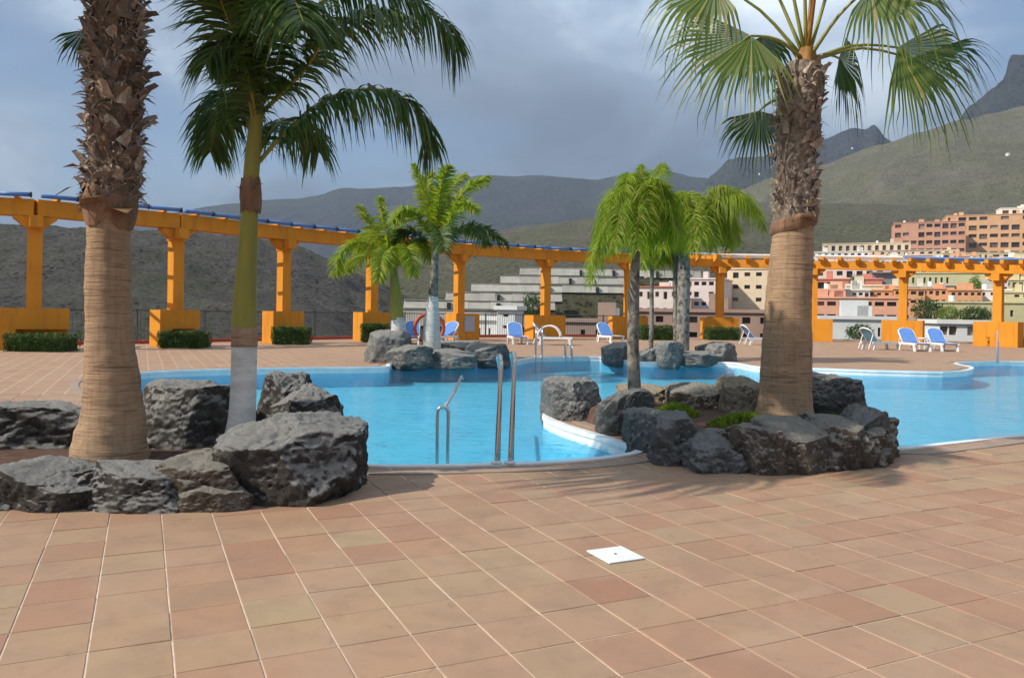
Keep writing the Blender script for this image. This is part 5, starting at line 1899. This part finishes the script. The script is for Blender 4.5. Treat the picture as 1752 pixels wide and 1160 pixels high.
G1 = 'buildings of the hillside town'
PINK, CREAM, WHITE, ORNG, YEL, GREY = (0.62, 0.33, 0.22), (0.68, 0.56, 0.40), (0.72, 0.68, 0.62), (0.68, 0.36, 0.20), (0.55, 0.50, 0.27), (0.22, 0.225, 0.24)
SALM = (0.62, 0.23, 0.16)
building('big pink-orange hotel block high on the right hillside', 1540, 1640, 380, 452, 430, 22, PINK, 5, 9, 14, wf=0.78, hf=0.6, seed=1, group=G1)
building('taller orange hotel wing at the right edge of the hillside', 1638, 1800, 366, 458, 440, 24, (0.72, 0.42, 0.23), 6, 11, 14, wf=0.76, hf=0.58, seed=2, group=G1)
building('white domed rooftop house above the orange hotel wing', 1718, 1775, 356, 372, 452, 10, (0.78, 0.74, 0.66), 1, 4, 10, seed=3, par=0, group=G1)
building('upper cream row of terrace houses on the hillside', 1417, 1546, 416, 434, 400, 12, CREAM, 1, 12, 12, wf=0.5, hf=0.55, seed=4, par=0, group=G1)
building('cream terraced row below the pink hotel', 1500, 1628, 428, 450, 385, 14, (0.70, 0.57, 0.42), 2, 11, 12, wf=0.5, hf=0.5, seed=5, group=G1)
building('white terraced row just right of the thick palm crown height', 1392, 1480, 431, 452, 350, 12, WHITE, 2, 9, 12, wf=0.5, hf=0.5, seed=6, group=G1)
building('low cream arcade under the orange hotel wing', 1626, 1780, 432, 462, 370, 14, (0.72, 0.58, 0.38), 2, 9, 12, seed=7, group=G1)
building('white houses row showing above the right pergola beam', 1500, 1640, 446, 466, 300, 14, WHITE, 1, 12, 12, wf=0.55, seed=8, group=G1)
# below the beam
building('small white and pink house behind the thin trunks', 1092, 1156, 492, 548, 175, 12, (0.74, 0.62, 0.56), 2, 5, 16, wf=0.45, hf=0.45, seed=11, roof=(0.45, 0.16, 0.1), group=G1)
building('white pink-balconied block left of the lit pergola column', 1176, 1232, 478, 548, 185, 14, (0.75, 0.63, 0.58), 4, 5, 16, seed=12, group=G1)
building('cream apartment block with four window rows left of the right palm', 1236, 1340, 460, 548, 195, 16, (0.74, 0.60, 0.42), 4, 6, 16, wf=0.5, hf=0.45, seed=13, group=G1)
building('long brown low building behind the pergola, left of the right palm', 1092, 1340, 533, 590, 82, 10, (0.36, 0.24, 0.19), 2, 9, 10, wf=0.45, hf=0.4, par=0, seed=14, group=G1)
building('white terrace house with dark balconies right of the palm', 1388, 1502, 458, 482, 215, 12, (0.74, 0.62, 0.55), 1, 8, 16, wf=0.6, hf=0.5, seed=15, group=G1)
building('salmon red house under the white terrace house', 1390, 1498, 478, 500, 200, 10, SALM, 1, 4, 16, wf=0.7, hf=0.55, seed=16, xr=(0, .5), par=0, group=G1)
building('plain dark grey cube block beside the salmon house', 1496, 1532, 467, 493, 205, 9, GREY, 0, 0, 10, seed=17, group=G1)
building('white low house with grey shutter under the salmon house', 1388, 1462, 496, 516, 185, 9, WHITE, 1, 3, 14, wf=0.75, hf=0.6, seed=18, par=0, group=G1)
building('cream low house left of the lit right column', 1456, 1546, 489, 512, 180, 10, (0.62, 0.55, 0.42), 1, 7, 14, wf=0.4, hf=0.45, seed=19, group=G1)
building('salmon orange apartment block with two dark balcony rows', 1386, 1540, 510, 556, 155, 12, (0.70, 0.36, 0.24), 2, 9, 16, wf=0.75, hf=0.48, seed=20, group=G1)
building('long pale yellow building behind the right pergola columns', 1552, 1700, 467, 494, 210, 12, (0.60, 0.55, 0.32), 1, 9, 12, wf=0.4, hf=0.4, seed=21, xr=(0, .5), par=0, group=G1)
building('white low building with cracks under the pale yellow one', 1552, 1628, 491, 514, 195, 10, (0.66, 0.62, 0.52), 1, 5, 12, wf=0.35, hf=0.4, seed=22, group=G1)
building('plain grey garage block beside the yellow bush', 1624, 1656, 491, 522, 188, 8, (0.20, 0.185, 0.18), 0, 0, 8, seed=23, group=G1)
building('pale grey low house right of the grey garage block', 1654, 1704, 496, 516, 192, 8, (0.50, 0.50, 0.44), 1, 3, 10, wf=0.4, seed=24, group=G1)
building('yellow-green house with two small dark windows', 1622, 1752, 518, 556, 150, 10, (0.55, 0.50, 0.28), 1, 6, 12, wf=0.22, hf=0.3, seed=25, xr=(0.1, 1), par=0, group=G1)
building('tan hillside house at the right picture edge', 1712, 1800, 462, 540, 230, 12, (0.45, 0.32, 0.22), 3, 4, 12, wf=0.35, hf=0.35, seed=26, group=G1)
building('white house with grey window strip beside the rightmost column', 1694, 1722, 478, 500, 205, 8, WHITE, 2, 3, 10, wf=0.7, seed=27, group=G1)
building('white garage with flat roof right of the thick right palm trunk', 1412, 1520, 546, 592, 78, 9, (0.60, 0.61, 0.60), 1, 5, 10, wf=0.28, hf=0.34, seed=28, par=0, xr=(0.35, 1), name='garage', group=G1)
building('low grey shed behind the pair of blue loungers', 1572, 1622, 552, 590, 74, 6, (0.30, 0.29, 0.28), 1, 3, 8, wf=0.6, hf=0.5, seed=29, par=0, name='shed', cat='shed', group=G1)
building('glass-fronted pavilion left of the rightmost pier', 1612, 1680, 554, 592, 66, 6, (0.70, 0.69, 0.66), 1, 5, 6, wf=0.86, hf=0.62, rec=0.4, seed=30, par=0, zr=(0.35, 1.0), name='pavilion', cat='pavilion', group=G1)
building('low brown building beyond the deck, right of the arched lounger', 960, 1060, 551, 592, 80, 8, (0.34, 0.25, 0.20), 1, 4, 8, wf=0.3, hf=0.3, seed=31, par=0, group=G1)
building('white low annex beyond the deck behind the first blue lounger', 812, 862, 548, 590, 72, 5, (0.78, 0.78, 0.76), 1, 3, 4, wf=0.2, hf=0.3, seed=32, par=0, name='annex', cat='annex', group=G1)
building('narrow white stair tower behind the first blue lounger', 850, 880, 530, 590, 70, 4, (0.80, 0.80, 0.78), 3, 1, 4, wf=0.3, hf=0.25, seed=33, par=0, name='stair_tower', cat='tower', group=G1)
# packed terraced rows of small houses filling the slope
TONES = [('cream', (0.70, 0.58, 0.42)), ('white', (0.74, 0.71, 0.65)), ('peach', (0.72, 0.46, 0.31)), ('pale pink', (0.72, 0.52, 0.45)), ('yellow', (0.66, 0.57, 0.33)), ('orange', (0.70, 0.37, 0.20))]
ORD = ['first', 'second', 'third', 'fourth', 'fifth', 'sixth', 'seventh', 'eighth', 'ninth', 'tenth']
rgt = random.Random(77)
for (rown, y0, y1, Y, xa, xb, nh) in (('row below the orange hotel', 440, 470, 340, 1470, 1790, 8), ('row topping the pergola beam', 446, 482, 275, 1392, 1770, 9),
                                      ('row under the pergola beam', 476, 512, 225, 1392, 1770, 8), ('lowest row behind the columns', 498, 540, 172, 1392, 1770, 8),
                                      ('row above the brown building', 486, 545, 200, 1150, 1345, 5)):
    edges = [xa + (xb - xa) * k_ / nh for k_ in range(nh + 1)]
    for k_ in range(nh):
        tn, tcol = TONES[rgt.randrange(len(TONES))]
        dy = rgt.uniform(-4, 4)
        building('%s flat-roofed house, %s from the left in the %s' % (tn, ORD[k_], rown), edges[k_] + rgt.uniform(0, 3), edges[k_ + 1] - rgt.uniform(0, 3), y0 + dy, y1, Y + rgt.uniform(-5, 5), 9, tcol,
                 2 if y1 - y0 < 40 else 3, rgt.randint(3, 5), rgt.uniform(8, 22), wf=rgt.uniform(0.45, 0.75), hf=rgt.uniform(0.45, 0.6), seed=500 + k_ * 7 + int(Y), name='terraced_house', cat='house', group='terraced houses on the right slope')
for (lb, x, y, Y, s) in (('tiny white house on the ridge left of the right palm trunk', 1299, 296, 1050, 3.5), ('tiny white house on the ridge right of the palm trunk', 1458, 252, 1200, 3.5), ('tiny white house high on the right slope', 1724, 264, 1000, 3)):
    p = hit(x, y + 3)
    e = empty('cottage', p, lb, 'house', 'far white houses on the slopes')
    mb = MB(); mb.box(-s / 2, s / 2, -2.5, 2.5, -3, 2.6); mb.build('wall', wall((0.8, 0.79, 0.76)), e)
    mb = MB()
    mb.v = [(-s / 2 - .3, -2.8, 2.6), (s / 2 + .3, -2.8, 2.6), (s / 2 + .3, 2.8, 2.6), (-s / 2 - .3, 2.8, 2.6), (-s / 2, 0, 4.0), (s / 2, 0, 4.0)]
    mb.f = [(0, 1, 5, 4), (2, 3, 4, 5), (0, 4, 3), (1, 2, 5), (0, 3, 2, 1)]
    mb.m = [0] * 5
    mb.build('roof', wall((0.7, 0.66, 0.6)), e)

for i, (lb, x, y, Y, w_, h_, mt) in enumerate((
        ('round green bush left of the yellow-green house', 1588, 552, 140, 5.5, 4.2, 'hedge'),
        ('light green bush below the pale yellow building', 1624, 552, 130, 3.5, 2.8, 'grass'),
        ('dark bush beside the rightmost column', 1668, 552, 110, 4.5, 2.2, 'hedge'),
        ('yellow-green climbing bush on the grey garage block', 1668, 518, 180, 3.2, 6.0, 'grass'),
        ('small bush on the salmon house balcony', 1466, 492, 185, 3.6, 3.0, 'hedge'),
        ('tall dark cypress-like bush behind the sixth pier', 911, 552, 95, 2.6, 3.6, 'hedge'),
        ('small grey-green bush in front of the white garage', 1470, 584, 72, 2.4, 1.6, 'hedge'))):
    shrub(lb, x, y, Y, w_, h_, 40 + i, mt)

# ================================================================ HAZE
hm = bpy.data.materials.new('haze')
hm.use_nodes = True
hm.node_tree.nodes.clear()
ht_ = NT(hm.node_tree)
pv = ht_.n('ShaderNodeVolumePrincipled')
pv.inputs['Color'].default_value = (0.62, 0.77, 1.0, 1)
pv.inputs['Density'].default_value = 0.0001
pv.inputs['Anisotropy'].default_value = 0.1
ou = ht_.n('ShaderNodeOutputMaterial')
ht_.link(pv.outputs[0], ou.inputs['Volume'])
mb = MB()
mb.box(-6600, 6600, -700, 5700, -30, 1150)
tag(mb.build('haze', hm), kind='stuff')
